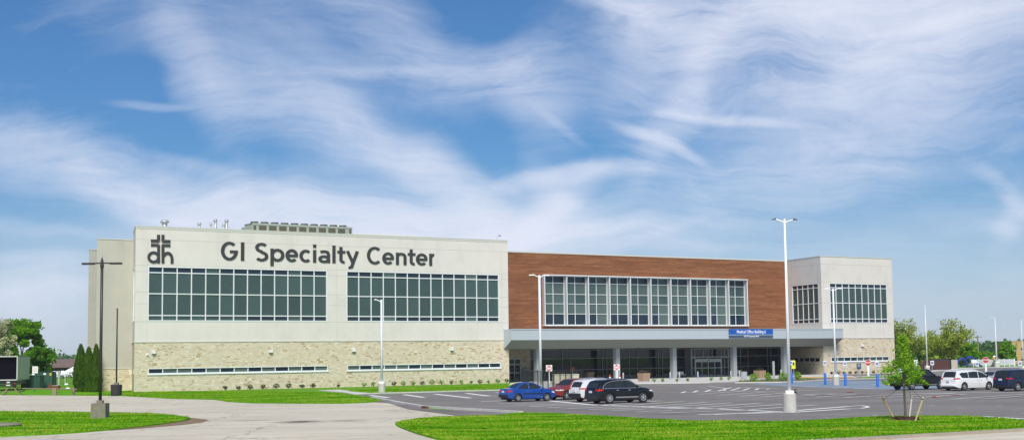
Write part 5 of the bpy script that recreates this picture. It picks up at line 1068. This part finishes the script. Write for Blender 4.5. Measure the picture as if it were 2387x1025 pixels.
def tree(loc, hgt, R, leafmat, label, n, size, seed, bark=BARK, cat='tree', group=None, levels=4, spread=.75, r0=None, up=.6, first=.3, crown_c=.6, wob=.3, name='broadleaf_tree', cl=1.0, fill=.5, vz=.42, low=.1):
    r = random.Random(seed); e = empty(name, loc, label, cat, group); tips = []; m = MB()
    limbs(m, (0,0,-.1), hgt*.9, spread, r0 or hgt*.022, levels, r, tips, up, first=first)
    # fit limbs inside the crown size
    mxr = max(math.hypot(t.x, t.y) for t in tips)+1e-3; mz = max(t.z for t in tips); kx = R*.93/mxr; kz = hgt*.95/mz
    base_z = hgt*first*.6
    fx = lambda v: (v[0]*(kx if v[2] > base_z else 1-(1-kx)*max(0, v[2])/base_z), v[1]*(kx if v[2] > base_z else 1-(1-kx)*max(0, v[2])/base_z), v[2]*kz)
    m.v = [fx(v) for v in m.v]; tips = [Vector(fx(t)) for t in tips]
    m.build('trunk', bark, e)
    m = MB(); pts = []
    k = int(n*(1-fill)/len(tips))+1
    for t in tips:
        for _ in range(k): pts.append((t.x+r.gauss(0,cl*.5), t.y+r.gauss(0,cl*.5), t.z+r.gauss(0,cl*.4)))
    cc = []
    for _ in range(int(60)):
        d = Vector((r.gauss(0,1), r.gauss(0,1), r.gauss(0,1))).normalized(); q = r.uniform(.45,.98); cc.append((d.x*R*q, d.y*R*q, hgt*crown_c+d.z*hgt*vz*q, r.uniform(.12,.26)*R))
    nf = int(n*fill/60)
    for c in cc:
        if c[2]-c[3] < hgt*low: continue
        for _ in range(nf):
            d = Vector((r.gauss(0,1), r.gauss(0,1), r.gauss(0,1))).normalized()*r.uniform(.6,1.05)*c[3]; pts.append((c[0]+d.x, c[1]+d.y, c[2]+d.z*.8))
    pts = [p for p in pts if p[2] > hgt*low]
    cards(m, pts, size, 0, r); m.build('crown', leafmat, e); return e
def fan_tree(loc, hgt, R_, leafmat, label, seed, nl=14, per=26, size=.4, low=.16, dens=1.0, bark=BARKD):
    r = random.Random(seed); e = empty('broadleaf_tree', loc, label, 'tree'); m = MB(); th = hgt*low; m.tube([(0,0,-.1),(0,0,th*.5),(0.05,0,th*1.15)], [hgt*.034,hgt*.028,hgt*.024], 8); ends = []
    for i in range(nl):
        a = i*2.39996+r.uniform(-.3,.3); el = rad(r.uniform(2, 86)) if i > nl*.45 else rad(r.uniform(-4, 40)); k = r.uniform(.8,1.03)
        E_ = Vector((R_*k*math.cos(el)*math.cos(a), R_*k*math.cos(el)*math.sin(a), hgt*.52+hgt*.46*k*math.sin(el))); S_ = Vector((0,0,th*r.uniform(.75,1.5))); Cc = Vector((E_.x*.30, E_.y*.30, S_.z+(E_.z-S_.z)*.62))
        P_ = [S_*(1-t)**2+Cc*2*t*(1-t)+E_*t*t for t in [j/7 for j in range(8)]]; m.tube(P_, [hgt*.014*(1-j/8.5) for j in range(8)], 5)
        for j in range(2, 8):
            for _ in range(3 if j < 7 else 2):
                d = Vector((r.gauss(0,1), r.gauss(0,1), r.gauss(.5,.7))).normalized(); q = P_[j]+d*R_*r.uniform(.14,.34)*(1.1-j*.06); mid = (P_[j]+q)/2+Vector((0,0,.1)); m.tube([P_[j], mid, q], [hgt*.0045, hgt*.003, hgt*.0015], 4)
                ends += [mid, q]
                for _ in range(2): d2 = (d+Vector((r.gauss(0,.7), r.gauss(0,.7), r.gauss(.2,.5)))).normalized(); q2 = mid+d2*R_*r.uniform(.08,.2); m.rod(mid, q2, hgt*.002, hgt*.001, 4, cap=False); ends.append(q2)
    m.build('trunk', bark, e); m = MB(); pts = []
    for t in ends:
        for _ in range(int(per*dens*r.uniform(.3,1.6))): pts.append((t.x+r.gauss(0,.34), t.y+r.gauss(0,.34), t.z+r.gauss(0,.26)))
    cards(m, pts, size, 0, r); m.build('crown', leafmat, e)
# left group
YL = 215.
def T(px, Y): return atY(px, Y)
def hz(px, py, Y): return V(px, py, Y).z
def rw_(dpx, Y): return dpx*Y/F
tree(T(-8,198), hz(0,735,198), rw_(44,198), LEAFW, 'pale cream blossoming tree behind the box truck', 14000, .32, 11, group=None, cl=.9, fill=.6)
tree(T(55,222), hz(55,745,222), rw_(53,222), LEAFG, 'large green tree behind the box truck and cabinets', 32000, .42, 12, cl=1.1, fill=.78, spread=.6, crown_c=.54, vz=.46, low=.06)
tree(T(98,226), hz(98,810,226), rw_(24,226), LEAFG, 'lower green tree just left of the brown house', 5000, .5, 13, cl=1.0, fill=.7, crown_c=.5, low=.05)
# cedars: columns of foliage
def cedar(px, Y, top, hw_px, label, seed):
    r = random.Random(seed); loc = T(px, Y); h = hz(px, top, Y); R = rw_(hw_px, Y); e = empty('cedar_tree', loc, label, 'conifer', 'columnar cedars at the corner of the building')
    m = MB(); m.rod((0,0,-.1),(0,0,h*.9),.12,.02,6); m.build('trunk', BARKD, e); m = MB(); ph = [r.uniform(0,6.28) for _ in range(4)]
    for i in range(5200):
        z = r.random()**.85; a = r.uniform(0, 6.28); prof = min(1, (1-z)*2.2)**.75*(.80+.2*min(1, z*5)); k = prof*(1+.14*math.sin(3*a+ph[0]+z*9)+.10*math.sin(7*a+ph[1]-z*17)); q = r.uniform(.72,1.0)*k*R
        p = Vector((q*math.cos(a), q*math.sin(a), z*h)); s_ = .26*r.uniform(.6,1.2); up_ = Vector((math.cos(a)*.35, math.sin(a)*.35, 1)).normalized(); t_ = Vector((-math.sin(a+r.uniform(-.8,.8)), math.cos(a+r.uniform(-.8,.8)), 0))
        m.add([p-t_*s_*.3, p+t_*s_*.3, p+up_*s_*1.2], [(0,1,2)])
    m.build('foliage', LEAFA, e)
cedar(187,167,806,14.5,'tallest left cedar of the four by the brown house',21); cedar(205.5,166,812.5,15,'middle cedar, slightly shorter than its neighbours',22); cedar(223,168.5,806,13,'cedar rising behind the dark lamp pole',23); cedar(221,164.5,838,12,'short fat cedar in front of the taller ones',24)
bush('wild_bush', G(250,909), .9, 1.25, 260, .22, TIPS, 'loose leafy bush between the dark pole base and the cedars')
# right group
fan_tree(T(2116,262), hz(2116,737,262), rw_(46,262), LEAFY, 'sparse olive tree just right of the building, twigs showing', 31, nl=15, per=5, size=.34, low=.22)
fan_tree(T(2214,268), hz(2214,749,268), rw_(56,268), LEAFY, 'big rounded tree with fresh olive leaves behind the dumpster wall', 35, nl=20, per=8, size=.36, low=.12)
k = 0
for px, Y, top, w_, lm, lab in [(2098,300,786,26,LEAFF,'dark bushy tree close to the right wall of the building'),(2150,300,792,28,LEAFF,'dark bushy tree between the two olive trees'),(2180,290,785,30,LEAFY,'yellowish bushy tree left under the big olive tree'),(2240,300,800,34,LEAFG,'green bushy tree right under the big olive tree'),(2262,320,812,24,LEAFG,'low green tree at the start of the woods'),(2348,330,800,22,LEAFG,'green tree just left of the tan building'),(2293,330,826,24,LEAFG,'low bush row tree behind the stop sign'),(2075,330,800,24,LEAFF,'dark tree touching the edge of the building')]:
    tree(T(px,Y), hz(px,top,Y), rw_(w_,Y), lm, lab, 3600, .6, 40+k, cl=1.0, fill=.7, crown_c=.5, vz=.48, low=.02, levels=3, first=.2); k += 1
# treeline
m = MB(); r = random.Random(5)
for i in range(150):
    px = r.uniform(2060, 2460); Y = r.uniform(470, 620); c = T(px, Y); h = hz(px, r.uniform(793,806), Y)*r.uniform(.75,1.0); cards(m, shell(120, (c.x,c.y,h*.55), (h*.42,h*.42,h*.48), r, .6), 1.5, 0, r)
for i in range(60):
    px = r.uniform(2060, 2460); Y = r.uniform(420, 450); c = T(px, Y); h = hz(px, r.uniform(806,822), Y)*r.uniform(.8,1.0); cards(m, shell(130, (c.x,c.y,h*.5), (h*.5,h*.5,h*.5), r, .6), 1.2, 0, r)
tag(m.build('woods', LEAFF), 'continuous belt of dark green woods on the right horizon', 'woods', kind='stuff')
m = MB()
for i in range(60):
    px = r.uniform(90, 240); Y = r.uniform(480, 600); c = T(px, Y); h = hz(px, r.uniform(829,836), Y); cards(m, shell(110, (c.x,c.y,h*.5), (h*.6,h*.6,h*.5), r, .5), 1.6, 0, r)
tag(m.build('woods', LEAFF), 'low bluish woods on the horizon behind the brown house', 'woods', kind='stuff')
m = MB()
for i in range(260):       # belt behind everything so the horizon is closed
    px = r.uniform(-500, 2900); Y = r.uniform(700, 800); c = T(px, Y); h = r.uniform(5, 8); cards(m, shell(40, (c.x,c.y,h*.5), (9,6,h*.5), r, .5), 2.6, 0, r)
tag(m.build('woods', LEAFF), 'thin farthest belt of woods along the whole horizon', 'woods', kind='stuff')
# dumpster enclosure: brown brick wall and pale block wall
YD = 262.; a = T(2146,YD); b = T(2216.5,YD); c = T(2232.5,YD); h = V(2190,838.5,YD).z
e = empty('dumpster_enclosure', a, 'dumpster enclosure with brown gate wall and pale block side', 'enclosure')
m = MB(); m.box(0,b.x-a.x,0,.3,0,h)
for i in range(1,12): m.box(0,b.x-a.x,-.01,0,h*i/12-.015,h*i/12+.015)
m.build('brown_gate', M('gate_brown', (.075,.030,.024), .8, var=.2, vs=4), e)
m = MB(); m.box(b.x-a.x-.1, b.x-a.x+.1, -.1, .4, 0, h+.1); m.build('gate_post', BLKM, e); m = MB(); m.box(b.x-a.x+.1, c.x-a.x, -.05, 6, 0, h+.02); m.build('block_wall', M('pale_block', (.46,.43,.36), .95, var=.15, vs=6), e)
m = MB(); m.box((b.x-a.x)*.42,(b.x-a.x),.6,2.5,h-.3,h+.18); m.build('dumpster_lid', M('lid_navy', (.02,.03,.06), .5), e)
# playground: fence, shade, play pieces
YP = 300.; a = T(2233,YP); b = T(2366,YP); fh = V(2300,837,YP).z
m = MB(); n_ = 180; wd = b.x-a.x
for i in range(n_): m.box(wd*i/n_, wd*(i+.72)/n_, 0, .03, .25, fh)
e = empty('playground_fence', a, 'long white picket fence around the playground', 'fence'); m.build('pickets', M('fence_white', (.62,.64,.66), .6), e)
m = MB(); m.box(0,wd,.03,.08,.5,.62); m.box(0,wd,.03,.08,fh-.35,fh-.23); m.build('rails', WHITE, e)
for i in range(12): m = MB(); m.box(wd*i/11-.07,wd*i/11+.07,.03,.17,0,fh+.12); m.build('post', WHITE, e)
PBL = M('play_blue', (.02,.04,.30), .5)
g_ = T(2260, 296); e = empty('shade_tent', g_, 'small blue pointed shade tent in the playground', 'tent'); z0_ = V(2260,834,296).z; z1_ = V(2260,828.5,296).z
m = MB(); m.add([(-.95,-.9,z0_),(.95,-.9,z0_),(.95,.9,z0_),(-.95,.9,z0_),(0,0,z1_)], [(0,1,4),(1,2,4),(2,3,4),(3,0,4),(3,2,1,0)]); m.build('canopy_top', PBL, e)
for x, y in ((-.85,-.8),(.85,-.8),(-.85,.8),(.85,.8)): m = MB(); m.rod((x,y,0),(x,y,z0_),.04); m.build('leg', PBL, e)
g_ = T(2243, 294); m = MB(); m.tube([Vector((1.1*math.cos(t*math.pi/10), 0, 1.7*math.sin(t*math.pi/10)+.05)) for t in range(11)], [.22]*11, 8); tag(m.build('play_arch', PBL, loc=g_, smooth=True), 'blue arched climber at the left of the playground', 'climber')
g_ = T(2269, 294); e = empty('play_tower', g_, 'blue and white play tower right of the shade tent', 'play tower'); m = MB(); [m.rod((x,y,0),(x,y,1.9),.07) for x in (-.5,.5) for y in (-.5,.5)]; m.build('frame', PBL, e); m = MB(); m.box(-.55,.55,-.55,.55,.8,.9); m.box(-.55,.55,-.58,-.55,.9,1.5); m.build('platform', WHITE, e); m = MB(); m.tube([(.5,-.6,.9),(.9,-1,.5),(1.2,-1.4,.1)], [.2,.2,.2], 8); m.build('slide', PBL, e)
g_ = T(2319, 294); e = empty('play_statue', g_, 'grey and yellow playground figure before the slender pole', 'play figure'); m = MB(); m.lathe([(.7,0),(.6,.5),(.35,1.0),(.2,1.3),(0,1.35)], (0,0,0), n=12); m.build('mound', M('play_grey', (.12,.12,.12), .8), e); m = MB(); m.lathe([(0,1.3),(.3,1.5),(.35,1.75),(.15,1.95),(0,2.0)], (-.2,0,0), n=12); m.build('top_knob', M('play_yellow', (.6,.38,.08), .5), e)
# tan building on the right edge
YB = 345.; a = T(2359.5,YB); b = T(2470,YB); h = V(2370,795.5,YB).z
e = empty('tan_building', a, 'tan two storey building with small square windows at the right edge', 'building')
m = MB(); m.box(0,b.x-a.x,0,12,0,h); m.build('wall', TANW, e); m = MB(); m.box(-.08,b.x-a.x+.08,-.08,12.08,h,h+.15); m.build('coping', TANW, e)
for px in (2368.5, 2384, 2400, 2416):
    for py in (813, 837.5):
        q = T(px,YB).x-a.x; z = V(px,py,YB).z; m = MB(); m.box(q-.27,q+.27,-.03,0,z-.28,z+.28); f = m.build('window', GLOB, e); m = MB(); m.box(q-.33,q+.33,-.08,0,z-.42,z-.3); m.build('sill', WHITE, f)
# ------------------------------------------------------------------ young staked tree on the front lawn
g_ = G(2111, 977.5, .09); Yt = g_.y
e = empty('young_tree', g_, 'young bright green tree staked on the front lawn', 'tree')
r = random.Random(77); hT = V(2108, 775, Yt).z - .09; m = MB(); m.tube([(0,0,-.05),(.0,0,.6),(-.02,0,1.6),(-.04,0,2.2),(0,0,3.2),(.02,0,hT*.95)], [.085,.06,.06,.05,.035,.01], 8)
tips = []
def envr(z):      # crown radius: widest low, narrow pointed top
    P_ = [(1.6,.3),(1.85,.95),(2.2,1.22),(2.55,1.05),(2.9,.74),(3.3,.42),(3.9,.30),(4.5,.12)]
    k_ = z*4.5/(hT+.02)
    return interp_(P_, k_)
def interp_(P_, x):
    if x <= P_[0][0]: return P_[0][1]
    for (a, b), (c, d) in zip(P_, P_[1:]):
        if x <= c: return b+(d-b)*(x-a)/(c-a)
    return P_[-1][1]
for i in range(44):
    z = 1.7+(hT-1.85)*(i/44)**1.15; a = i*2.4+r.uniform(-.3,.3); L_ = envr(z+.15)*r.uniform(.65,1.08)
    q = Vector((L_*math.cos(a), L_*math.sin(a)*.85, z+L_*.28)); m.tube([(0,0,z-.12), (q.x*.5, q.y*.5, z+L_*.08), q], [.018,.012,.005], 5)
    for t in (.3,.45,.6,.75,.88,1.0): tips.append((Vector((0,0,z)).lerp(q, t)+Vector((r.gauss(0,.05),r.gauss(0,.05),0)), .05+.05*t))
m.build('trunk', BARK, e)
m = MB(); pts = []
for t, s_ in tips:
    for _ in range(10 if t.z < 2.9 else 6): pts.append((t.x+r.gauss(0,s_), t.y+r.gauss(0,s_), t.z+r.gauss(0,s_*.8)))
for cx_, cz_, rr_ in ((2085,845,.22),(2068,862,.25),(2140,872,.16),(2130,868,.2),(2066,892,.15),(2150,889,.14),(2158,893,.10)):
    q = V(cx_, cz_, Yt)-g_
    for _ in range(60): pts.append((q.x+r.gauss(0,rr_*.5), r.gauss(0,.2), q.z+r.gauss(0,rr_*.35)))
cards(m, pts, .13, 0, r); m.build('crown', LEAFB, e)
for (bx, by), (tx, ty), mt, lab in [((2087,976),(2056,923.5),STAKE,'left wooden stake leaning away from the young tree'),((2118.5,977),(2126,920),STAKEW,'pale upright stake with a pink marked top beside the young tree'),((2132,980),(2153,923.5),STAKE,'right wooden stake leaning away from the young tree')]:
    p0 = G(bx, by, .09); p1 = V(tx, ty, p0.y); e2 = empty('tree_stake', p0, lab, 'stake', 'stakes around the young tree'); v = p1-p0
    m = MB(); m.rod((0,0,-.1), v, .045, .05, 8); m.build('stake_shaft', mt, e2)
    at_ = V(2111, 893, Yt)-p0; m = MB(); st_ = v*.88; m.rod(st_, at_, .010, n=5); m.rod(v*.87, v*.90, .058, n=8); m.build('guy_strap', BLKM, e2)
    if mt is STAKEW: m = MB(); m.rod(v*.955, v*.985, .056, n=8); m.build('flag_tape', RPAINT, e2)
m = MB(); r2 = .80
vs = []; nA = 28
for j, rr_ in enumerate((1,.8,.5,.2)):
    for i in range(nA): a = 2*math.pi*i/nA; k_ = rr_*r2*(1+.08*math.sin(3*a)+.05*math.sin(7*a+1)); vs.append((k_*math.cos(a), k_*math.sin(a)*1.15, .0 if j == 0 else (.06,.11,.13)[j-1]+rnd.uniform(-.02,.02)))
m.add(vs, [(j*nA+i, j*nA+(i+1)%nA, (j+1)*nA+(i+1)%nA, (j+1)*nA+i) for j in range(3) for i in range(nA)]+[tuple(range(3*nA,4*nA))])
cards(m, [(rnd.uniform(-1,1)*.55, rnd.uniform(-1,1)*.6, rnd.uniform(.08,.15)) for _ in range(700)], .1)
tag(m.build('mulch_ring', MULCH, loc=(g_.x,g_.y,.088)), 'ring of dark brown mulch under the young tree', 'mulch', kind='stuff')
# squirrel-sized brown lump behind the front pole base: a coil of cable
g_ = G(1852, 957); m = MB()
m.tube([Vector((.12*math.cos(t*.9), .12*math.sin(t*.9), 1.12+.035*t)) for t in range(8)], [.05,.06,.06,.055,.05,.045,.04,.02], 6); tag(m.build('cable_coil', M('coil_brown', (.09,.045,.035), .8), loc=(G(1842,959).x+.30, G(1842,959).y, 0)), 'small brown bundle on the round concrete base of the tallest pole', 'bundle')
m = MB(); g_ = G(850+745/5.304, 880+376/5.304); m.box(-.5,.5,-.12,.12,0,.155); tag(m.build('kerb_drain', RUST, loc=g_, rotz=rad(-70)), 'rusty drain inlet set in the pale kerb', 'drain')
# ------------------------------------------------------------------ grass blades on the near lawns
def inpoly(x, y, P_):
    c = np.zeros(len(x), bool); n = len(P_)
    for i in range(n):
        x1, y1 = P_[i]; x2, y2 = P_[(i+1) % n]
        c ^= ((y1 > y) != (y2 > y)) & (x < (x2-x1)*(y-y1)/(y2-y1+1e-12)+x1)
    return c
rg = np.random.default_rng(4)
def blades(P_, n, h, z, name, label, mat, w=.035, ymax=400):
    P_ = smooth(P_, 2); X = [p[0] for p in P_]; Yv = [p[1] for p in P_]
    x = rg.uniform(max(min(X), -45), min(max(X), 60), n*3); y = rg.uniform(min(Yv), min(max(Yv), ymax), n*3); k = inpoly(x, y, P_); x = x[k][:n]; y = y[k][:n]; n = len(x)
    patch = .6+.5*np.sin(x*.9+np.sin(y*.7)*2)*np.sin(y*1.3+np.cos(x*.5)*2)
    hh = h*rg.uniform(.5,1.2,n)*np.clip(patch, .35, 1.2); a = rg.uniform(0, np.pi, n); dx = np.cos(a)*w; dy = np.sin(a)*w; lx = rg.normal(0,h*.35,n); ly = rg.normal(0,h*.35,n)
    v = np.zeros((n,3,3)); v[:,0] = np.stack([x-dx,y-dy,np.full(n,z)],1); v[:,1] = np.stack([x+dx,y+dy,np.full(n,z)],1); v[:,2] = np.stack([x+lx,y+ly,z+hh],1)
    me = bpy.data.meshes.new(name); me.vertices.add(3*n); me.vertices.foreach_set('co', v.ravel()); me.loops.add(3*n); me.loops.foreach_set('vertex_index', np.arange(3*n)); me.polygons.add(n); me.polygons.foreach_set('loop_start', np.arange(n)*3); me.polygons.foreach_set('loop_total', np.full(n,3))
    me.update(calc_edges=True); me.validate(); me.materials.append(mat); o = bpy.data.objects.new(name, me); C.objects.link(o); tag(o, label, 'grass', kind='stuff')
def bladem():
    t = NT('grass_blade'); o = t.obj(); g = t.new('ShaderNodeNewGeometry')
    n1 = t.noise(t.map(o, (.22,1,1)), .5, 5, .7); n2 = t.noise(o, 2.6, 3, .7)
    f = t.math('ADD', t.math('MULTIPLY', g.outputs['Random Per Island'], .18), t.math('ADD', t.math('MULTIPLY_ADD', n1, 1.0, -.235), t.math('MULTIPLY', n2, .35)))
    col = t.ramp(f, [(.40, (.070,.24,.004)), (.49, (.135,.38,.005)), (.57, (.25,.47,.012)), (.66, (.46,.50,.07))])
    d = t.new('ShaderNodeBsdfDiffuse'); tl = t.new('ShaderNodeBsdfTranslucent'); mx = t.new('ShaderNodeMixShader'); mx.inputs[0].default_value = .3
    t.link(col, d.inputs[0]); t.link(col, tl.inputs[0]); t.link(d.outputs[0], mx.inputs[1]); t.link(tl.outputs[0], mx.inputs[2]); t.link(mx.outputs[0], t.n['Material Output'].inputs[0]); return t.mat
BL = bladem()
blades(L4, 120000, .085, .09, 'grass', 'mown bright grass on the front lawn island', BL)
blades(L3, 45000, .085, .07, 'grass', 'mown grass on the left lawn island around the dark pole', BL)
blades(L1, 60000, .08, .03, 'grass', 'rough grass between the road and the stone wall', BL, .05)
blades(L2, 20000, .08, .05, 'grass', 'narrow grass strip along the wall beside the parking lot', BL, .05)
HM = bpy.data.materials.new('haze'); HM.use_nodes = True; ht = HM.node_tree; ht.nodes.remove(ht.nodes['Principled BSDF']); pv = ht.nodes.new('ShaderNodeVolumePrincipled'); pv.inputs['Color'].default_value = (.95,.97,1,1); pv.inputs['Density'].default_value = .00016; pv.inputs['Anisotropy'].default_value = .2; ht.links.new(pv.outputs[0], ht.nodes['Material Output'].inputs['Volume'])
m = MB(); m.box(-1010,1010,-210,1260,-1,34); tag(m.build('haze', HM), 'thin pale summer haze over the whole site', 'haze', kind='stuff')
# ------------------------------------------------------------------ sky, sun, camera
w = bpy.data.worlds.new('World'); sc.world = w; w.use_nodes = True; t = w.node_tree; N = t.nodes; Lk = t.links.new
bg = N['Background']; SUN_EL = rad(47); SUN_AZ = rad(180)     # compass-like, measured from +Y clockwise
sky = N.new('ShaderNodeTexSky'); sky.sky_type = 'NISHITA'; sky.sun_disc = False; sky.sun_elevation = SUN_EL; sky.sun_rotation = SUN_AZ; sky.altitude = 200; sky.air_density = 1.0; sky.dust_density = .6; sky.ozone_density = 3.0
def mt(op, a, b=0., c=0.):
    n = N.new('ShaderNodeMath'); n.operation = op
    for i, v in enumerate((a, b, c)):
        if isinstance(v, bpy.types.NodeSocket): Lk(v, n.inputs[i])
        else: n.inputs[i].default_value = v
    return n.outputs[0]
tc = N.new('ShaderNodeTexCoord'); sp = N.new('ShaderNodeSeparateXYZ'); Lk(tc.outputs['Generated'], sp.inputs[0])
yy = mt('MAXIMUM', mt('ABSOLUTE', sp.outputs[1]), .25)
cb = N.new('ShaderNodeCombineXYZ'); Lk(mt('DIVIDE', sp.outputs[0], yy), cb.inputs[0]); Lk(mt('DIVIDE', sp.outputs[2], yy), cb.inputs[1])
def vm(op, a, b=None, s_=None):
    n = N.new('ShaderNodeVectorMath'); n.operation = op
    for i, v in enumerate((a, b)):
        if v is None: continue
        if isinstance(v, bpy.types.NodeSocket): Lk(v, n.inputs[i])
        else: n.inputs[i].default_value = v
    if s_ is not None: n.inputs['Scale'].default_value = s_
    return n
def nz(vec, scale, detail, rough, out=0, dist=0.):
    n = N.new('ShaderNodeTexNoise'); Lk(vec, n.inputs['Vector']); n.inputs['Scale'].default_value = scale; n.inputs['Detail'].default_value = detail; n.inputs['Roughness'].default_value = rough; n.inputs['Distortion'].default_value = dist; return n.outputs[out]
q0 = cb.outputs[0]
wr = vm('SCALE', vm('SUBTRACT', nz(q0, 3.6, 2.5, .5, 1), (.5,.5,.5)).outputs[0], None, .11).outputs[0]
wr2 = vm('SCALE', vm('SUBTRACT', nz(q0, 14., 4, .55, 1), (.5,.5,.5)).outputs[0], None, .022).outputs[0]
q1 = vm('ADD', vm('ADD', q0, wr).outputs[0], wr2).outputs[0]
qn = vm('ADD', q0, vm('SCALE', wr, None, .5).outputs[0]).outputs[0]
def ab(px, py): d = ray(px, py); return d.x/d.y, d.z/d.y
CL = [(60,300,400,90,18,.52),(380,400,340,70,22,.52),(560,480,320,56,14,.50),(120,380,320,60,8,.24),(850,500,420,70,6,1.0),(1120,535,330,60,0,1.15),(640,520,330,60,0,.60),
 (500,200,230,46,56,.34),(640,260,240,60,36,.30),(740,300,260,80,28,.38),(880,330,240,60,32,.50),(1010,410,210,66,38,.8),(1180,470,170,70,15,.42),
 (600,70,420,80,6,.28),(900,70,200,80,40,.30),(860,172,150,14,-4,.34),(800,190,240,60,5,.26),(1190,165,190,75,6,.75),(1240,240,120,80,60,.30),
 (1340,392,230,22,-5,.85),(1270,440,100,34,55,.46),(1240,500,170,36,-40,.7),(1290,562,230,30,-4,.48),(1150,425,80,14,22,.22),
 (2040,30,560,80,-3,1.45),(2190,110,370,60,-14,.80),(1850,170,260,60,-12,.45),(1710,95,320,90,-22,.55),(1580,225,230,36,-57,.52),(1690,262,150,10,3,.75),(1540,303,90,18,18,.85),(1600,180,200,60,-50,.25),
 (1920,290,600,130,-16,.36),(2230,230,460,140,-10,.38),(1750,420,460,100,-22,.34),(2345,425,100,26,45,.42),(2350,480,90,40,-60,.40),(2330,515,70,20,10,.3),(1430,18,170,40,18,.95),(1500,130,150,50,-52,.28),
 (70,700,260,100,0,.45),(180,640,200,55,-5,.3),(50,590,150,14,2,.22),(380,248,95,9,6,.34),(1530,543,130,12,-20,.24),(1300,290,70,12,38,.24),(100,520,200,22,8,.16),(1420,590,300,22,-4,.36),(540,400,220,14,20,.22),(1480,60,110,40,-30,.25),(2100,520,460,90,-12,.18)]
tot = None
for px, py, sx, sy, ang, k in CL:
    a, b = ab(px, py); n = N.new('ShaderNodeMapping'); n.vector_type = 'TEXTURE'; Lk(q1 if sy > 15 else qn, n.inputs[0]); n.inputs['Location'].default_value = (a, b, 0); n.inputs['Rotation'].default_value = (0,0,-rad(ang)-ROLL*0); n.inputs['Scale'].default_value = (sx/F*1.0, sy/F, 1e3)
    ln = vm('LENGTH', n.outputs[0]).outputs['Value']; mr = N.new('ShaderNodeMapRange'); mr.interpolation_type = 'SMOOTHERSTEP'; Lk(ln, mr.inputs[0]); mr.inputs[1].default_value = 1.75; mr.inputs[2].default_value = 0.; mr.inputs[3].default_value = 0.; mr.inputs[4].default_value = k*1.0
    tot = mr.outputs[0] if tot is None else mt('ADD', tot, mr.outputs[0])
def fil(rot, sx, sy, sc_, dist=.5, det=6, rough=.62):
    mp = N.new('ShaderNodeMapping'); Lk(q1, mp.inputs[0]); mp.inputs['Rotation'].default_value = (0,0,rad(rot)); mp.inputs['Scale'].default_value = (sx,sy,1); return nz(mp.outputs[0], sc_, det, rough, 0, dist)
f0 = fil(5, .7, 1.4, 9., .6, 6, .6); f1 = fil(-30, .32, 2.0, 20., .7, 8, .68); f2 = fil(26, .32, 2.0, 22., .7, 8, .68); f3 = fil(4, .28, 2.6, 46., .8, 7, .7)
side = N.new('ShaderNodeMapRange'); Lk(cb.outputs[0], side.inputs[0]); side.inputs[1].default_value = -.05; side.inputs[2].default_value = .08
fl = mt('ADD', mt('MULTIPLY', f1, mt('SUBTRACT', 1., side.outputs[0])), mt('MULTIPLY', f2, side.outputs[0]))
det = mt('ADD', mt('MULTIPLY', f0, .85), mt('ADD', mt('MULTIPLY', fl, 1.0), mt('MULTIPLY', f3, .5)))      # about 1.07 mean
dens = mt('MULTIPLY', tot, mt('ADD', -1.05, mt('MULTIPLY', det, 1.60)))
dens = mt('ADD', dens, mt('MULTIPLY', mt('SUBTRACT', mt('ADD', mt('MULTIPLY', fl, .6), mt('MULTIPLY', f0, .4)), .44), .55))
dens = mt('ADD', dens, -.05)
# haze towards the horizon
hzn = N.new('ShaderNodeMapRange'); Lk(sp.outputs[2], hzn.inputs[0]); hzn.inputs[1].default_value = .13; hzn.inputs[2].default_value = -.01; hzn.inputs[3].default_value = 0.; hzn.inputs[4].default_value = .85; hzn.interpolation_type = 'SMOOTHSTEP'
dens = mt('ADD', dens, hzn.outputs[0])
dens = mt('SUBTRACT', 1., mt('EXPONENT', mt('MULTIPLY', mt('MAXIMUM', dens, 0.), -1.0)))
dens = mt('MINIMUM', dens, .96)
tint = N.new('ShaderNodeMix'); tint.data_type = 'RGBA'; tint.blend_type = 'MULTIPLY'; tint.inputs[0].default_value = 1.; Lk(sky.outputs[0], tint.inputs[6]); tint.inputs[7].default_value = (SKYT := (.50,.83,1.16,1))
mx = N.new('ShaderNodeMix'); mx.data_type = 'RGBA'; Lk(dens, mx.inputs[0]); Lk(tint.outputs[2], mx.inputs[6]); mx.inputs[7].default_value = (10.7,11.2,12.9,1)
Lk(mx.outputs[2], bg.inputs[0]); bg.inputs[1].default_value = .06
sl = bpy.data.lights.new('sun', 'SUN'); sl.energy = 3.5; sl.angle = rad(26); sl.color = (1,.955,.87); so = bpy.data.objects.new('sun', sl); C.objects.link(so)
sd = Vector((math.sin(SUN_AZ)*math.cos(SUN_EL), math.cos(SUN_AZ)*math.cos(SUN_EL), math.sin(SUN_EL))); so.rotation_euler = sd.to_track_quat('Z', 'Y').to_euler(); so.location = sd*100
cam = bpy.data.cameras.new('camera'); co = bpy.data.objects.new('camera', cam); C.objects.link(co); sc.camera = co
cam.sensor_width = 36; cam.lens = F/2387*36; cam.clip_end = 9000; cam.clip_start = .5
mw = Matrix((( RX.x, UP.x, -FW.x, 0), (RX.y, UP.y, -FW.y, 0), (RX.z, UP.z, -FW.z, H), (0,0,0,1))); co.matrix_world = mw
sc.view_settings.view_transform = 'Standard'; sc.view_settings.look = 'None'; sc.view_settings.exposure = .35; sc.view_settings.gamma = 1
sc.render.engine = 'CYCLES'
